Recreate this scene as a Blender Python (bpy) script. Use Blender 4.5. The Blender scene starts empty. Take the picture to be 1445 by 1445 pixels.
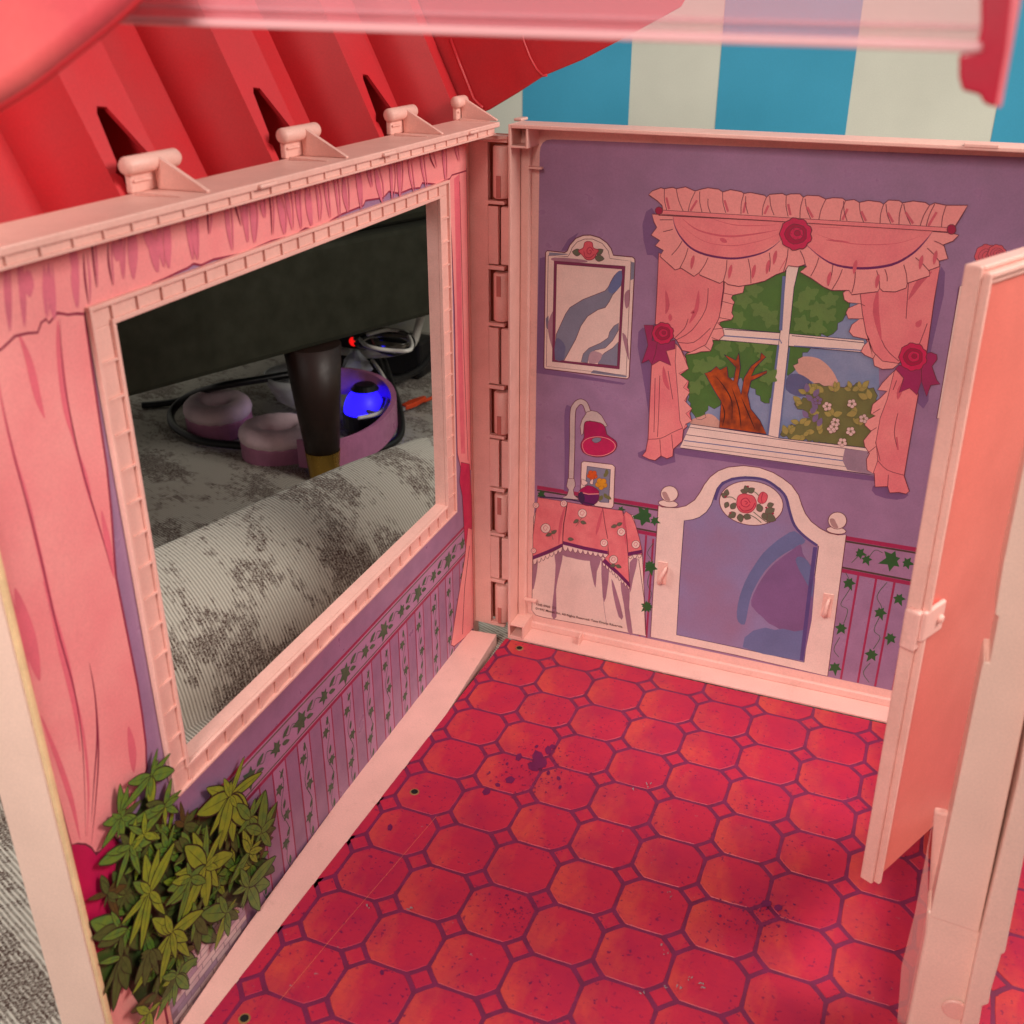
import bpy, bmesh, math, random
from mathutils import Vector, Matrix
random.seed(7)
S = bpy.context.scene
V = Vector

# ------------------------------------------------------------------ camera
CAM = V((5.75117, -15.18319, 11.65067))
RX = V((0.92650367, 0.37627595, 0.00271249))      # right
RY = V((0.16765611, -0.40634439, -0.89820692))    # down
RZ = V((-0.33687146, 0.83264677, -0.43956453))    # forward
F = 1482.2
cd = bpy.data.cameras.new('camera'); cam = bpy.data.objects.new('camera', cd)
S.collection.objects.link(cam)
m = Matrix.Identity(4)
for i in range(3):
    m[i][0] = RX[i]; m[i][1] = -RY[i]; m[i][2] = -RZ[i]; m[i][3] = CAM[i]
cam.matrix_world = m
cd.sensor_width = 36; cd.sensor_height = 36; cd.lens = F/1445*36
cd.clip_start = .1; cd.clip_end = 400
cd.dof.use_dof = True; cd.dof.focus_distance = 18.5; cd.dof.aperture_fstop = 0.62
S.camera = cam

# ------------------------------------------------------------------ light (indoor room light)
w = bpy.data.worlds.new('World'); S.world = w; w.use_nodes = True
bg = w.node_tree.nodes['Background']; bg.inputs[0].default_value = (1.0, .9, .85, 1); bg.inputs[1].default_value = .17
def area(name, loc, target, size, power, col):
    l = bpy.data.lights.new(name, 'AREA'); l.shape = 'RECTANGLE'; l.size, l.size_y = size
    l.energy = power; l.color = col
    o = bpy.data.objects.new(name, l); S.collection.objects.link(o)
    o.location = loc; o.rotation_euler = (V(target)-V(loc)).to_track_quat('-Z', 'Y').to_euler()
    return o
area('room_lamp', (20, 0, 21), (0, -2, 3), (9, 9), 5200, (1, .92, .84))
fl_ = area('front_fill', (2, -24, 20), (1.5, -3, 3.5), (7, 7), 900, (1, .9, .82)); fl_.data.spread = math.radians(75)  # added fill to brighten the post and left flange, no such lamp known
area('left_fill', (-22, -16, 20), (-6, 4, 0), (12, 10), 3000, (1, .97, .94))  # added fill for the striped wall and post, no window known there
S.view_settings.view_transform = 'Standard'; S.view_settings.look = 'None'
S.view_settings.exposure = .12; S.view_settings.gamma = 1

# ------------------------------------------------------------------ helpers
def lin(c):
    c /= 255
    return c/12.92 if c <= .04045 else ((c+.055)/1.055)**2.4
def C8(r, g, b): return (lin(r), lin(g), lin(b), 1)
def ray(px, py): return RX*((px-722.5)/F) + RY*((py-722.5)/F) + RZ
def onplane(px, py, n, d):
    r = ray(px, py); return CAM + r*((d-n.dot(CAM))/n.dot(r))
LN = V((1, .021, 0)); LD = -1.866; LNn = LN.normalized()
def YP(y): return lambda px, py: onplane(px, py, V((0, 1, 0)), y)
def ZP(z): return lambda px, py: onplane(px, py, V((0, 0, 1)), z)
def XP(x): return lambda px, py: onplane(px, py, V((1, 0, 0)), x)
BW = YP(2.0)
def LW(px, py): return onplane(px, py, LN, LD)
def lx(y): return LD - .021*y
def lwall(y, z, off=0): return V((lx(y), y, z)) + LNn*off

MATS = {}
def mat(name, col, rough=.5, var=.06, scale=3.0, bump=0, spec=.5, sss=0, col2=None, bscale=60, coat=0):
    if name in MATS: return MATS[name]
    M = bpy.data.materials.new(name); M.use_nodes = True; nt = M.node_tree; N = nt.nodes
    b = N['Principled BSDF']; b.inputs['Roughness'].default_value = rough
    b.inputs['Specular IOR Level'].default_value = spec
    if coat: b.inputs['Coat Weight'].default_value = coat; b.inputs['Coat Roughness'].default_value = .25
    tc = N.new('ShaderNodeTexCoord'); no = N.new('ShaderNodeTexNoise')
    no.inputs['Scale'].default_value = scale; no.inputs['Detail'].default_value = 5
    nt.links.new(tc.outputs['Object'], no.inputs['Vector'])
    mx = N.new('ShaderNodeMix'); mx.data_type = 'RGBA'
    c = C8(*col); d = C8(*col2) if col2 else tuple(x*(1-var*3) for x in c[:3])+(1,)
    mr = N.new('ShaderNodeMapRange'); mr.inputs[1].default_value = .35; mr.inputs[2].default_value = .7
    nt.links.new(no.outputs['Fac'], mr.inputs[0]); nt.links.new(mr.outputs[0], mx.inputs[0])
    mx.inputs[6].default_value = c; mx.inputs[7].default_value = d
    fg = N.new('ShaderNodeTexNoise'); fg.inputs['Scale'].default_value = 38; fg.inputs['Detail'].default_value = 3; fg.inputs['Roughness'].default_value = .8
    nt.links.new(tc.outputs['Object'], fg.inputs['Vector'])
    fr_ = N.new('ShaderNodeMapRange'); fr_.inputs[1].default_value = .3; fr_.inputs[2].default_value = .7; fr_.inputs[3].default_value = .90; fr_.inputs[4].default_value = 1.06
    nt.links.new(fg.outputs['Fac'], fr_.inputs[0])
    ml = N.new('ShaderNodeMix'); ml.data_type = 'RGBA'; ml.blend_type = 'MULTIPLY'; ml.inputs[0].default_value = 1
    nt.links.new(mx.outputs[2], ml.inputs[6]); nt.links.new(fr_.outputs[0], ml.inputs[7])
    nt.links.new(ml.outputs[2], b.inputs['Base Color'])
    rr_ = N.new('ShaderNodeMapRange'); rr_.inputs[1].default_value = .3; rr_.inputs[2].default_value = .7; rr_.inputs[3].default_value = max(.02, rough-.10); rr_.inputs[4].default_value = min(1, rough+.08)
    nt.links.new(no.outputs['Fac'], rr_.inputs[0]); nt.links.new(rr_.outputs[0], b.inputs['Roughness'])
    if bump:
        n2 = N.new('ShaderNodeTexNoise'); n2.inputs['Scale'].default_value = bscale
        nt.links.new(tc.outputs['Object'], n2.inputs['Vector'])
        bp = N.new('ShaderNodeBump'); bp.inputs['Strength'].default_value = bump; bp.inputs['Distance'].default_value = .01
        nt.links.new(n2.outputs['Fac'], bp.inputs['Height']); nt.links.new(bp.outputs[0], b.inputs['Normal'])
    if sss:
        b.inputs['Subsurface Weight'].default_value = sss; b.inputs['Subsurface Radius'].default_value = (1, .35, .25)
        b.inputs['Subsurface Scale'].default_value = .15
    MATS[name] = M; return M
def glowmat(name, col, st):
    M = mat(name, col); b = M.node_tree.nodes['Principled BSDF']
    b.inputs['Emission Color'].default_value = C8(*col); b.inputs['Emission Strength'].default_value = st
    return M
def clearmat(name, col, alpha, rough=.15):
    M = bpy.data.materials.new(name); M.use_nodes = True; b = M.node_tree.nodes['Principled BSDF']
    b.inputs['Base Color'].default_value = C8(*col); b.inputs['Alpha'].default_value = alpha
    b.inputs['Roughness'].default_value = rough; MATS[name] = M; return M

def dirty(name, col, dirt, lo=.60, hi=.72, sc=9):
    M = mat(name, col, .45, .03, 1.5, bump=.15); nt = M.node_tree; N = nt.nodes; b = N['Principled BSDF']
    src = b.inputs['Base Color'].links[0].from_socket
    tc = N.new('ShaderNodeTexCoord'); n = N.new('ShaderNodeTexNoise'); n.inputs['Scale'].default_value = sc
    n.inputs['Detail'].default_value = 9; n.inputs['Roughness'].default_value = .75
    nt.links.new(tc.outputs['Object'], n.inputs['Vector'])
    mr = N.new('ShaderNodeMapRange'); mr.inputs[1].default_value = lo; mr.inputs[2].default_value = hi; mr.inputs[4].default_value = .6
    nt.links.new(n.outputs['Fac'], mr.inputs[0])
    mx = N.new('ShaderNodeMix'); mx.data_type = 'RGBA'; mx.inputs[7].default_value = C8(*dirt)
    nt.links.new(mr.outputs[0], mx.inputs[0]); nt.links.new(src, mx.inputs[6]); nt.links.new(mx.outputs[2], b.inputs['Base Color'])
    return M
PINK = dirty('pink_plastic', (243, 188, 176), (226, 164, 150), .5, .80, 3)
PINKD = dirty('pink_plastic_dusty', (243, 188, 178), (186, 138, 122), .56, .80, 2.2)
POSTM = mat('pale_pink_plastic', (246, 208, 192), .4, .03, 1, bump=.12, bscale=90)
DOORM = mat('door_plastic', (236, 124, 112), .38, .04, .8, bump=.1)  # pink door, its red interreflection put into the colour
REDROOF = mat('roof_red_plastic', (204, 42, 50), .4, .04, 1.2, bump=.1)
PURP = mat('print_purple', (160, 122, 156), .36, .05, 2.2)

def ob(name, vs, fs, mats, parent=None, mi=None, smooth=False, bev=0, seg=2):
    me = bpy.data.meshes.new(name)
    base = V(parent['_o']) if parent is not None and '_o' in parent else V((0, 0, 0))
    me.from_pydata([tuple(V(v)-base) for v in vs], [], fs)
    if not isinstance(mats, (list, tuple)): mats = [mats]
    for x in mats: me.materials.append(x)
    if mi: me.polygons.foreach_set('material_index', mi)
    if smooth: me.polygons.foreach_set('use_smooth', [True]*len(fs))
    me.update()
    o = bpy.data.objects.new(name, me); S.collection.objects.link(o)
    if parent is not None: o.parent = parent
    if parent is not None and '_o' in parent: o['_o'] = [0.0, 0.0, 0.0] if False else list(parent['_o'])
    if bev:
        b = o.modifiers.new('bevel', 'BEVEL'); b.width = bev; b.segments = seg; b.limit_method = 'ANGLE'
    return o
def thing(name, label, cat, loc=(0, 0, 0), group=None, kind=None):
    o = bpy.data.objects.new(name, None); S.collection.objects.link(o); o.location = loc
    o['_o'] = list(loc); o['label'] = label; o['category'] = cat
    if group: o['group'] = group
    if kind: o['kind'] = kind
    return o
def tag(o, label, cat, group=None):
    o['label'] = label; o['category'] = cat
    if group: o['group'] = group
    return o
class MB:
    def __init__(s): s.v = []; s.f = []; s.mi = []
    def add(s, vs, fs, mi=0):
        n = len(s.v); s.v += [V(x) for x in vs]; s.f += [[i+n for i in f] for f in fs]; s.mi += [mi]*len(fs); return s
    def box(s, a, b, mi=0):
        x0, y0, z0 = [min(a[i], b[i]) for i in range(3)]; x1, y1, z1 = [max(a[i], b[i]) for i in range(3)]
        vs = [(x0,y0,z0),(x1,y0,z0),(x1,y1,z0),(x0,y1,z0),(x0,y0,z1),(x1,y0,z1),(x1,y1,z1),(x0,y1,z1)]
        return s.add(vs, [[3,2,1,0],[4,5,6,7],[0,1,5,4],[1,2,6,5],[2,3,7,6],[3,0,4,7]], mi)
    def prism(s, pts, d, mi=0):
        n = len(pts); d = V(d); pts = [V(p) for p in pts]
        return s.add(pts+[p+d for p in pts], [list(range(n))[::-1], list(range(n, 2*n))]+[[i, (i+1) % n, n+(i+1) % n, n+i] for i in range(n)], mi)
    def tube(s, pts, r, n=10, mi=0, caps=True):
        pts = [V(p) for p in pts]; rs = r if isinstance(r, (list, tuple)) else [r]*len(pts)
        vs = []; up = V((.13, .21, 1)).normalized()
        for i, p in enumerate(pts):
            t = (pts[min(i+1, len(pts)-1)]-pts[max(i-1, 0)]).normalized()
            u = up - t*up.dot(t)
            if u.length < 1e-3: u = t.orthogonal()
            u.normalize(); up = u; b = t.cross(u)
            for k in range(n):
                a = 2*math.pi*k/n; vs.append(p+(u*math.cos(a)+b*math.sin(a))*rs[i])
        fs = [[i*n+k, i*n+(k+1) % n, (i+1)*n+(k+1) % n, (i+1)*n+k] for i in range(len(pts)-1) for k in range(n)]
        if caps: fs += [list(range(n))[::-1], [(len(pts)-1)*n+k for k in range(n)]]
        return s.add(vs, fs, mi)
    def build(s, name, mats, parent=None, **k): return ob(name, s.v, s.f, mats, parent, mi=s.mi, **k)
def cr(pts, n=4, closed=True):
    P = [V(p) if len(p) == 3 else V((p[0], p[1], 0)) for p in pts]; L = len(P); out = []
    for i in range(L if closed else L-1):
        if closed: a, b, c, d = P[i-1], P[i], P[(i+1) % L], P[(i+2) % L]
        else: a, b, c, d = P[max(i-1, 0)], P[i], P[i+1], P[min(i+2, L-1)]
        for k in range(n):
            t = k/n
            out.append(.5*((2*b)+(c-a)*t+(2*a-5*b+4*c-d)*t*t+(3*b-a-3*c+d)*t**3))
    if not closed: out.append(P[-1])
    return out
def cr2(pts, n=4, closed=True): return [(p.x, p.y) for p in cr(pts, n, closed)]

# flat print: coloured shapes laid one above the other on a sheet
INK = mat('print_ink', (112, 44, 60), .5)
class Art:
    STEP = .00012
    def __init__(s, mp, nrm, z=(0, 0, 1), base=.004):
        s.mp = mp; s.n = V(nrm); s.z = z; s.h = .004+base*.1; s.mb = MB(); s.mats = []
    def idx(s, M):
        if M not in s.mats: s.mats.append(M)
        return s.mats.index(M)
    def P(s, p):
        x, y, k = s.z; return s.mp(x+p[0]/k, y+p[1]/k)
    def fill(s, pts, M, sm=0, ink=0, inkm=None):
        if sm: pts = cr2(pts, sm)
        s.h += s.STEP
        q = [s.P(p)+s.n*s.h for p in pts]
        s.mb.add(q, [list(range(len(q)))], s.idx(M))
        if ink: s.line(pts, ink, inkm or INK, closed=True)
        return s
    def line(s, pts, wd, M=None, closed=False, sm=0, taper=False):
        if sm: pts = cr2(pts, sm, closed)
        s.h += s.STEP; M = M or INK
        q = [s.P(p)+s.n*s.h for p in pts]
        q2 = [q[0]]
        for p in q[1:]:
            if (p-q2[-1]).length > 1e-4: q2.append(p)
        q = q2
        if closed and (q[0]-q[-1]).length < 1e-4: q.pop()
        L = len(q)
        if L < 2: return s
        vs = []
        for i in range(L):
            a = q[i-1] if (i or closed) else q[0]; b = q[(i+1) % L] if (i < L-1 or closed) else q[-1]
            d = b-a
            if d.length < 1e-5: d = V((0, .3, 1))
            side = s.n.cross(d).normalized()
            ww = wd*.5
            if taper: ww *= max(.12, math.sin(math.pi*(i+.25)/(L-.5)))
            vs += [q[i]-side*ww, q[i]+side*ww]
        fs = [[2*i, 2*i+1, (2*i+3) % (2*L), (2*i+2) % (2*L)] for i in range(L if closed else L-1)]
        s.mb.add(vs, fs, s.idx(M)); return s
    def oval(s, c, rx, ry, M, ang=0, n=20, ink=0, scal=0, lob=7):
        pts = []
        for i in range(n):
            a = 2*math.pi*i/n; k = 1+scal*abs(math.sin(a*lob/2))
            x = rx*k*math.cos(a); y = ry*k*math.sin(a)
            pts.append((c[0]+x*math.cos(ang)-y*math.sin(ang), c[1]+x*math.sin(ang)+y*math.cos(ang)))
        return s.fill(pts, M, ink=ink)
    def leaf(s, c, ln, ang, M, w=.35, ink=.008, inkm=None):
        pts = [(0, 0), (.25, w*.5), (.55, w*.55), (1, 0), (.55, -w*.55), (.25, -w*.5)]
        ca, sa = math.cos(ang), math.sin(ang)
        return s.fill([(c[0]+ln*(x*ca-y*sa), c[1]+ln*(x*sa+y*ca)) for x, y in pts], M, sm=2, ink=ink, inkm=inkm)
    def ivy(s, c, r, ang, M):
        pts = []
        for i, k in enumerate([1, .45, .8, .4, .62, .3, .5, .3, .62, .4, .8, .45]):
            a = ang+2*math.pi*i/12; pts.append((c[0]+r*k*math.cos(a), c[1]+r*k*math.sin(a)))
        return s.fill(pts, M)
    def rose(s, c, r, M, M2, ink=.01, sq=1.0):
        s.oval(c, r, r*sq, M, n=28, ink=ink, scal=.14, lob=9)
        for k, rr in enumerate((.72, .45, .2)):
            s.oval((c[0]+r*.05*k, c[1]-r*.03*k), r*rr, r*rr*.9*sq, M2 if k % 2 == 0 else M, n=14, ink=ink*.7, scal=.1, lob=5)
        return s
    def build(s, name, parent): return ob(name, s.mb.v, s.mb.f, s.mats, parent, mi=s.mb.mi)

# ================================================================== ROOM AROUND THE TOY
WHITEW = mat('wall_paint_white', (226, 228, 212), .7, .03, .5)
BLUEW = mat('wall_paint_blue', (58, 168, 205), .6, .03, .5)
YW = 17.0
wall = ob('wall', MB().box((-40, YW, -.3), (40, YW+1, 40)).v, [[3,2,1,0],[4,5,6,7],[0,1,5,4],[1,2,6,5],[2,3,7,6],[3,0,4,7]], WHITEW)
wall['kind'] = 'structure'
bwm = YP(YW)
for a, b in ((738, 889), (1014, 1202), (1413, 1640)):
    pa, pb = bwm(a, 120), bwm(b, 120)
    st = ob('stripe', MB().box((pa.x, YW-.02, 5), (pb.x, YW+.01, 39)).v, [[3,2,1,0],[4,5,6,7],[0,1,5,4],[1,2,6,5],[2,3,7,6],[3,0,4,7]], BLUEW, wall)
bb = MB().box((-40, YW-.25, -.3), (40, YW, 1.1)).build('baseboard', mat('baseboard_paint', (176, 172, 160), .5), wall, bev=.05)
fl = MB().box((-60, -60, -1.3), (60, 40, -.36)).build('floor', mat('dark_floorboards', (60, 54, 50), .6)); fl['kind'] = 'structure'

# rug with a fold lying along the sofa
def rugmat():
    M = bpy.data.materials.new('rug_weave'); M.use_nodes = True; nt = M.node_tree; N = nt.nodes; L = nt.links
    b = N['Principled BSDF']; b.inputs['Roughness'].default_value = .95; b.inputs['Specular IOR Level'].default_value = .1
    tc = N.new('ShaderNodeTexCoord')
    wv = N.new('ShaderNodeTexWave'); wv.bands_direction = 'X'; wv.inputs['Scale'].default_value = 4.6; wv.inputs['Distortion'].default_value = 1.3; wv.inputs['Detail'].default_value = 2.5; wv.inputs['Detail Scale'].default_value = .6
    L.new(tc.outputs['Object'], wv.inputs['Vector'])
    w2 = N.new('ShaderNodeTexWave'); w2.bands_direction = 'Y'; w2.inputs['Scale'].default_value = 2.2; w2.inputs['Distortion'].default_value = 1.5
    L.new(tc.outputs['Object'], w2.inputs['Vector'])
    mp = N.new('ShaderNodeMapping'); mp.inputs['Scale'].default_value = (1.0, .42, 1); L.new(tc.outputs['Object'], mp.inputs['Vector'])
    n1 = N.new('ShaderNodeTexNoise'); n1.inputs['Scale'].default_value = .85; n1.inputs['Detail'].default_value = 4; n1.inputs['Roughness'].default_value = .6
    L.new(mp.outputs[0], n1.inputs['Vector'])
    mp2 = N.new('ShaderNodeMapping'); mp2.inputs['Scale'].default_value = (9, 4.5, 2); L.new(tc.outputs['Object'], mp2.inputs['Vector'])
    n2 = N.new('ShaderNodeTexNoise'); n2.inputs['Scale'].default_value = 1.0; n2.inputs['Detail'].default_value = 5; n2.inputs['Roughness'].default_value = .7
    L.new(mp2.outputs[0], n2.inputs['Vector'])
    def math_(op, a, c):
        q = N.new('ShaderNodeMath'); q.operation = op
        for i, x in enumerate((a, c)):
            if isinstance(x, (int, float)): q.inputs[i].default_value = x
            else: L.new(x, q.inputs[i])
        return q.outputs[0]
    s_ = math_('ADD', math_('MULTIPLY', n1.outputs['Fac'], 1.25), math_('MULTIPLY', n2.outputs['Fac'], .85))
    s_ = math_('ADD', s_, math_('MULTIPLY', wv.outputs['Fac'], -.06))
    mr = N.new('ShaderNodeMapRange'); mr.inputs[1].default_value = 1.01; mr.inputs[2].default_value = 1.12; L.new(s_, mr.inputs[0])
    c1 = N.new('ShaderNodeMix'); c1.data_type = 'RGBA'; c1.inputs[6].default_value = C8(160, 156, 145); c1.inputs[7].default_value = C8(204, 200, 188)
    L.new(wv.outputs['Fac'], c1.inputs[0])
    c2 = N.new('ShaderNodeMix'); c2.data_type = 'RGBA'; c2.inputs[7].default_value = C8(84, 66, 60)
    n3 = N.new('ShaderNodeTexNoise'); n3.inputs['Scale'].default_value = 26; n3.inputs['Detail'].default_value = 3; L.new(tc.outputs['Object'], n3.inputs['Vector'])
    r3 = N.new('ShaderNodeMapRange'); r3.inputs[1].default_value = .38; r3.inputs[2].default_value = .62; r3.inputs[3].default_value = .25; r3.inputs[4].default_value = .95; L.new(n3.outputs['Fac'], r3.inputs[0])
    L.new(math_('MULTIPLY', mr.outputs[0], r3.outputs[0]), c2.inputs[0]); L.new(c1.outputs[2], c2.inputs[6]); L.new(c2.outputs[2], b.inputs['Base Color'])
    bp = N.new('ShaderNodeBump'); bp.inputs['Strength'].default_value = .45; bp.inputs['Distance'].default_value = .03
    L.new(math_('ADD', wv.outputs['Fac'], math_('MULTIPLY', w2.outputs['Fac'], .5)), bp.inputs['Height']); L.new(bp.outputs[0], b.inputs['Normal'])
    return M
RUG = rugmat()
td = V((.349, .938, 0)).normalized(); sd = V((-td.y, td.x, 0))
def rug_h(t, s):
    c = 6.75 + .12*math.sin(t*.35) ; hh = 2.35 + .10*math.sin(t*.5+1)
    if s < c: u = (c-s)/2.5; k = math.sqrt(max(0, 1-u*u))**1.15 if u < 1 else 0
    else: u = max(0, 1-(s-c)/1.5); k = u*u*(3-2*u)
    return -.3 + hh*k + .03*math.sin(t*1.3)*math.sin(s*.9)
vs = []; fs = []
ts = [-26+i*.45 for i in range(120)]; ss = [-24+i*1.0 for i in range(26)]+[2+i*.08 for i in range(112)]+[11+i*.9 for i in range(14)]
for t in ts:
    for s_ in ss: vs.append((t, s_, rug_h(t, s_)))
n = len(ss)
for i in range(len(ts)-1):
    for j in range(n-1): fs.append([i*n+j, (i+1)*n+j, (i+1)*n+j+1, i*n+j+1])
# keep the rug flat under the toy
vs = [(t, s_, z) for (t, s_, z) in vs]
rug = ob('rug', vs, fs, RUG, smooth=True)
so = rug.modifiers.new('thick', 'SOLIDIFY'); so.thickness = .05; so.offset = -1
rug.matrix_world = Matrix(((td.x, sd.x, 0, 0), (td.y, sd.y, 0, 0), (0, 0, 1, 0), (0, 0, 0, 1)))
tag(rug, 'grey ribbed rug with faded dark brown pattern and a raised fold', 'rug')

# sofa
OLIVE = mat('sofa_fabric', (34, 35, 18), .9, .08, 2, bump=.4, bscale=40)
A0 = V((-10.84, 1.91, 3.5)); sofa = thing('sofa', 'dark olive sofa standing on a dark wooden leg above the rug', 'sofa', (A0.x, A0.y, -.3))
p0 = A0 - td*14; p1 = A0 + td*13.5
MB().prism([p0, p1, p1+sd*9, p0+sd*9], (0, 0, 2.6)).build('base', OLIVE, sofa, bev=.15)
q0 = p0+V((0, 0, 2.6))+sd*.1; q1 = p1+V((0, 0, 2.6))+sd*.1
MB().prism([q0, q1, q1+sd*8.9, q0+sd*8.9], (0, 0, 1.9)).build('seat_cushion', OLIVE, sofa, bev=.5, seg=4)
lg = V((-8.66, 7.32, 0)) + sd*.35
LEGM = mat('dark_walnut', (44, 24, 18), .5, .1, 3)
def leg_at(c):
    l = MB().tube([(c.x, c.y, .55), (c.x-.03, c.y, 2), (c.x-.06, c.y, 3.52)], [.47, .62, .76], 32).build('leg', LEGM, sofa, smooth=False)
    for p in l.data.polygons: p.use_smooth = len(p.vertices) == 4
    MB().tube([(c.x, c.y, -.28), (c.x, c.y, .56)], [.40, .485], 32).build('ferrule', mat('brass', (190, 150, 70), .3), l)
    l.children[0].active_material.node_tree.nodes['Principled BSDF'].inputs['Metallic'].default_value = .9
leg_at(lg); 

# things under the sofa
def G(px, py, z=-.25): return ZP(z)(px, py)
HP = mat('headphone_pink', (244, 214, 222), .6, .05, 3, bump=.3, bscale=30); HPD = mat('headphone_magenta', (120, 22, 62), .5)
hp = thing('headphones', 'pink over-ear headphones lying behind the sofa leg', 'headphones', tuple(G(390, 640)))
def cushion(c, ax, bx, r, tilt, rz):
    rot = Matrix.Rotation(rz, 3, 'Z') @ Matrix.Rotation(tilt, 3, 'X')
    m_ = MB(); n1, n2 = 36, 14; vs = []
    for i in range(n1):
        a = 2*math.pi*i/n1
        rr = r*(1+.03*math.sin(a*17))
        for k in range(n2):
            b = 2*math.pi*k/n2
            p = V(((ax+rr*math.cos(b))*math.cos(a), (bx+rr*math.cos(b))*math.sin(a), rr*.9*math.sin(b)))
            vs.append(c+rot @ p)
    fs = [[i*n2+k, ((i+1) % n1)*n2+k, ((i+1) % n1)*n2+(k+1) % n2, i*n2+(k+1) % n2] for i in range(n1) for k in range(n2)]
    m_.add(vs, fs); o = m_.build('ear_cushion', HP, hp, smooth=True)
    m2 = MB(); vs = [c+rot @ V(((ax+r*.9)*math.cos(2*math.pi*i/32), (bx+r*.9)*math.sin(2*math.pi*i/32), z)) for z in (-.75, -.12) for i in range(32)]
    m2.add(vs, [list(range(32))[::-1], list(range(32, 64))]+[[i, (i+1) % 32, 32+(i+1) % 32, 32+i] for i in range(32)])
    m2.build('ear_cup', mat('cup_pink', (184, 118, 152), .4), hp, bev=.08)
cushion(G(307, 575, .55), .68, .55, .34, .15, .5)
cushion(G(392, 610, .45), .78, .55, .34, .12, .5)
pth = [G(420, 640, .2), G(450, 642, .3), G(490, 636, .35), G(530, 615, .45), G(552, 585, .6), G(545, 560, .8), G(520, 545, 1.0), G(480, 538, 1.1), G(440, 545, 1)]
mb = MB(); q = cr(pth, 6, False)
for i in range(len(q)-1):
    pass
vs = []
for p in q:
    vs += [p+V((0, 0, -.42)), p+V((0, 0, .42)), p+V((.12, .12, .42)), p+V((.12, .12, -.42))]
fs = [[4*i+k, 4*i+(k+1) % 4, 4*i+4+(k+1) % 4, 4*i+4+k] for i in range(len(q)-1) for k in range(4)]
ob('headband', vs, fs, mat('band_pink', (190, 120, 160), .35), hp, smooth=False, bev=.03)
def cable(name, pts, r, M, label, cat='cable', group=None):
    o = MB().tube(cr(pts, 7, False), r, 8).build(name, M, smooth=True); return tag(o, label, cat, group)
BLK = mat('black_rubber', (26, 26, 28), .4); WHT = mat('white_cable_plastic', (228, 226, 218), .4); GRY = mat('grey_cable_plastic', (120, 112, 100), .5)
ORG = mat('orange_plastic', (226, 74, 30), .4)
cable('power_cable', [G(520, 462, 1.2), G(536, 495, 1.1), G(550, 535, .8), G(565, 585, .3), G(562, 618, -.05), G(530, 634, -.1), G(480, 636, -.1), G(420, 640, -.12), G(350, 630, -.12), G(285, 622, -.1), G(248, 604, -.05), G(242, 582, .1), G(265, 560, .5), G(310, 545, 1.2), G(370, 535, 1.3), G(430, 525, 1.3)], .12,
      BLK, 'thick black cable looped around the pink headphones')
cable('power_cable', [G(548, 537, .6), G(575, 530, .2), G(600, 512, .3), G(615, 480, .8), G(618, 450, 1.6)], .12, BLK, 'black cable curving up to the wall beside the window jamb')
cable('power_cable', [G(200, 572, -.15), G(225, 570, -.15), G(250, 566, -.1), G(275, 556, 0)], .11, BLK, 'short black cable end left of the pink headphones')
cable('charging_cable', [G(480, 495, 1.4), G(520, 500, 1.4), G(560, 496, 1.5), G(582, 484, 1.7), G(590, 462, 2.2), G(594, 445, 2.6)], .13, WHT, 'thick white cable coiled behind the sofa leg')
cable('charging_cable', [G(500, 478, 1.8), G(530, 472, 1.8), G(570, 474, 1.8), G(588, 480, 1.7), G(570, 488, 1.6), G(530, 483, 1.6)], .08, GRY, 'thin beige cable coiled above the white one')
cable('charging_cable', [G(500, 516, 1.1), G(525, 540, .9), G(541, 560, .7), G(535, 582, .6), G(515, 578, .6), G(502, 560, .8)], .07, GRY, 'thin grey cable hanging across the blue light')
cable('charging_cable', [G(525, 508, 1.2), G(540, 530, 1), G(548, 552, .8), G(540, 580, .7), G(505, 590, .7)], .06, WHT, 'thin white cable looping beside the blue light')
for i_ in range(5):
    r0 = random.Random(40+i_); pts_ = []
    for k_ in range(8):
        a_ = k_*.9+i_; pts_.append(G(545+38*math.cos(a_)+r0.uniform(-6, 6), 482+14*math.sin(a_)+r0.uniform(-5, 5), 1.5+.25*i_+r0.uniform(-.15, .25)))
    cable('charging_cable', pts_, [.07, .09, .06, .08, .06][i_], [WHT, WHT, GRY, BLK, WHT][i_], ['lowest white cable loop', 'second white cable loop', 'beige cable loop', 'thin black cable loop', 'topmost thin white cable loop'][i_]+' of the tangle right of the sofa leg', group='tangled cables right of the sofa leg')
oc = cable('charging_cable', [G(598, 566, .0), G(612, 560, .0), G(622, 552, 0), G(640, 538, 0)], .06, ORG, 'orange charging cable with flat plug on the rug')
a, b = G(570, 578, -.05), G(600, 565, 0); dd = (b-a).normalized(); sdv = dd.cross(V((0, 0, 1)))*.16
MB().prism([a-sdv*.7, a+sdv*.7, a+dd*.4+sdv, b+sdv*.4, b-sdv*.4, a+dd*.4-sdv], (0, 0, .16)).build('plug', ORG, oc, bev=.03)
MB().prism([a-sdv*.5-dd*.2, a+sdv*.5-dd*.2, a+sdv*.5, a-sdv*.5], (0, 0, .1)).build('plug_tip', mat('steel', (150, 150, 150), .3), oc)
o2 = cable('charging_cable', [G(395, 628, .1), G(410, 622, .2), G(428, 618, .15), G(436, 640, -.1), G(425, 648, -.15)], .12, ORG, 'orange cable end in front of the pink ear cups')
bowl = MB(); vs = []; c = G(425, 560, .5); nn = 28
prof = [(.35, 0), (.75, .3), (1.0, .8), (1.08, 1.1), (1.0, 1.1), (.92, .8), (.68, .38), (.0001, .1)]
for r_, z_ in prof:
    for i in range(nn): vs.append(c+V((r_*math.cos(2*math.pi*i/nn), r_*math.sin(2*math.pi*i/nn), z_-.3)))
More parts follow.
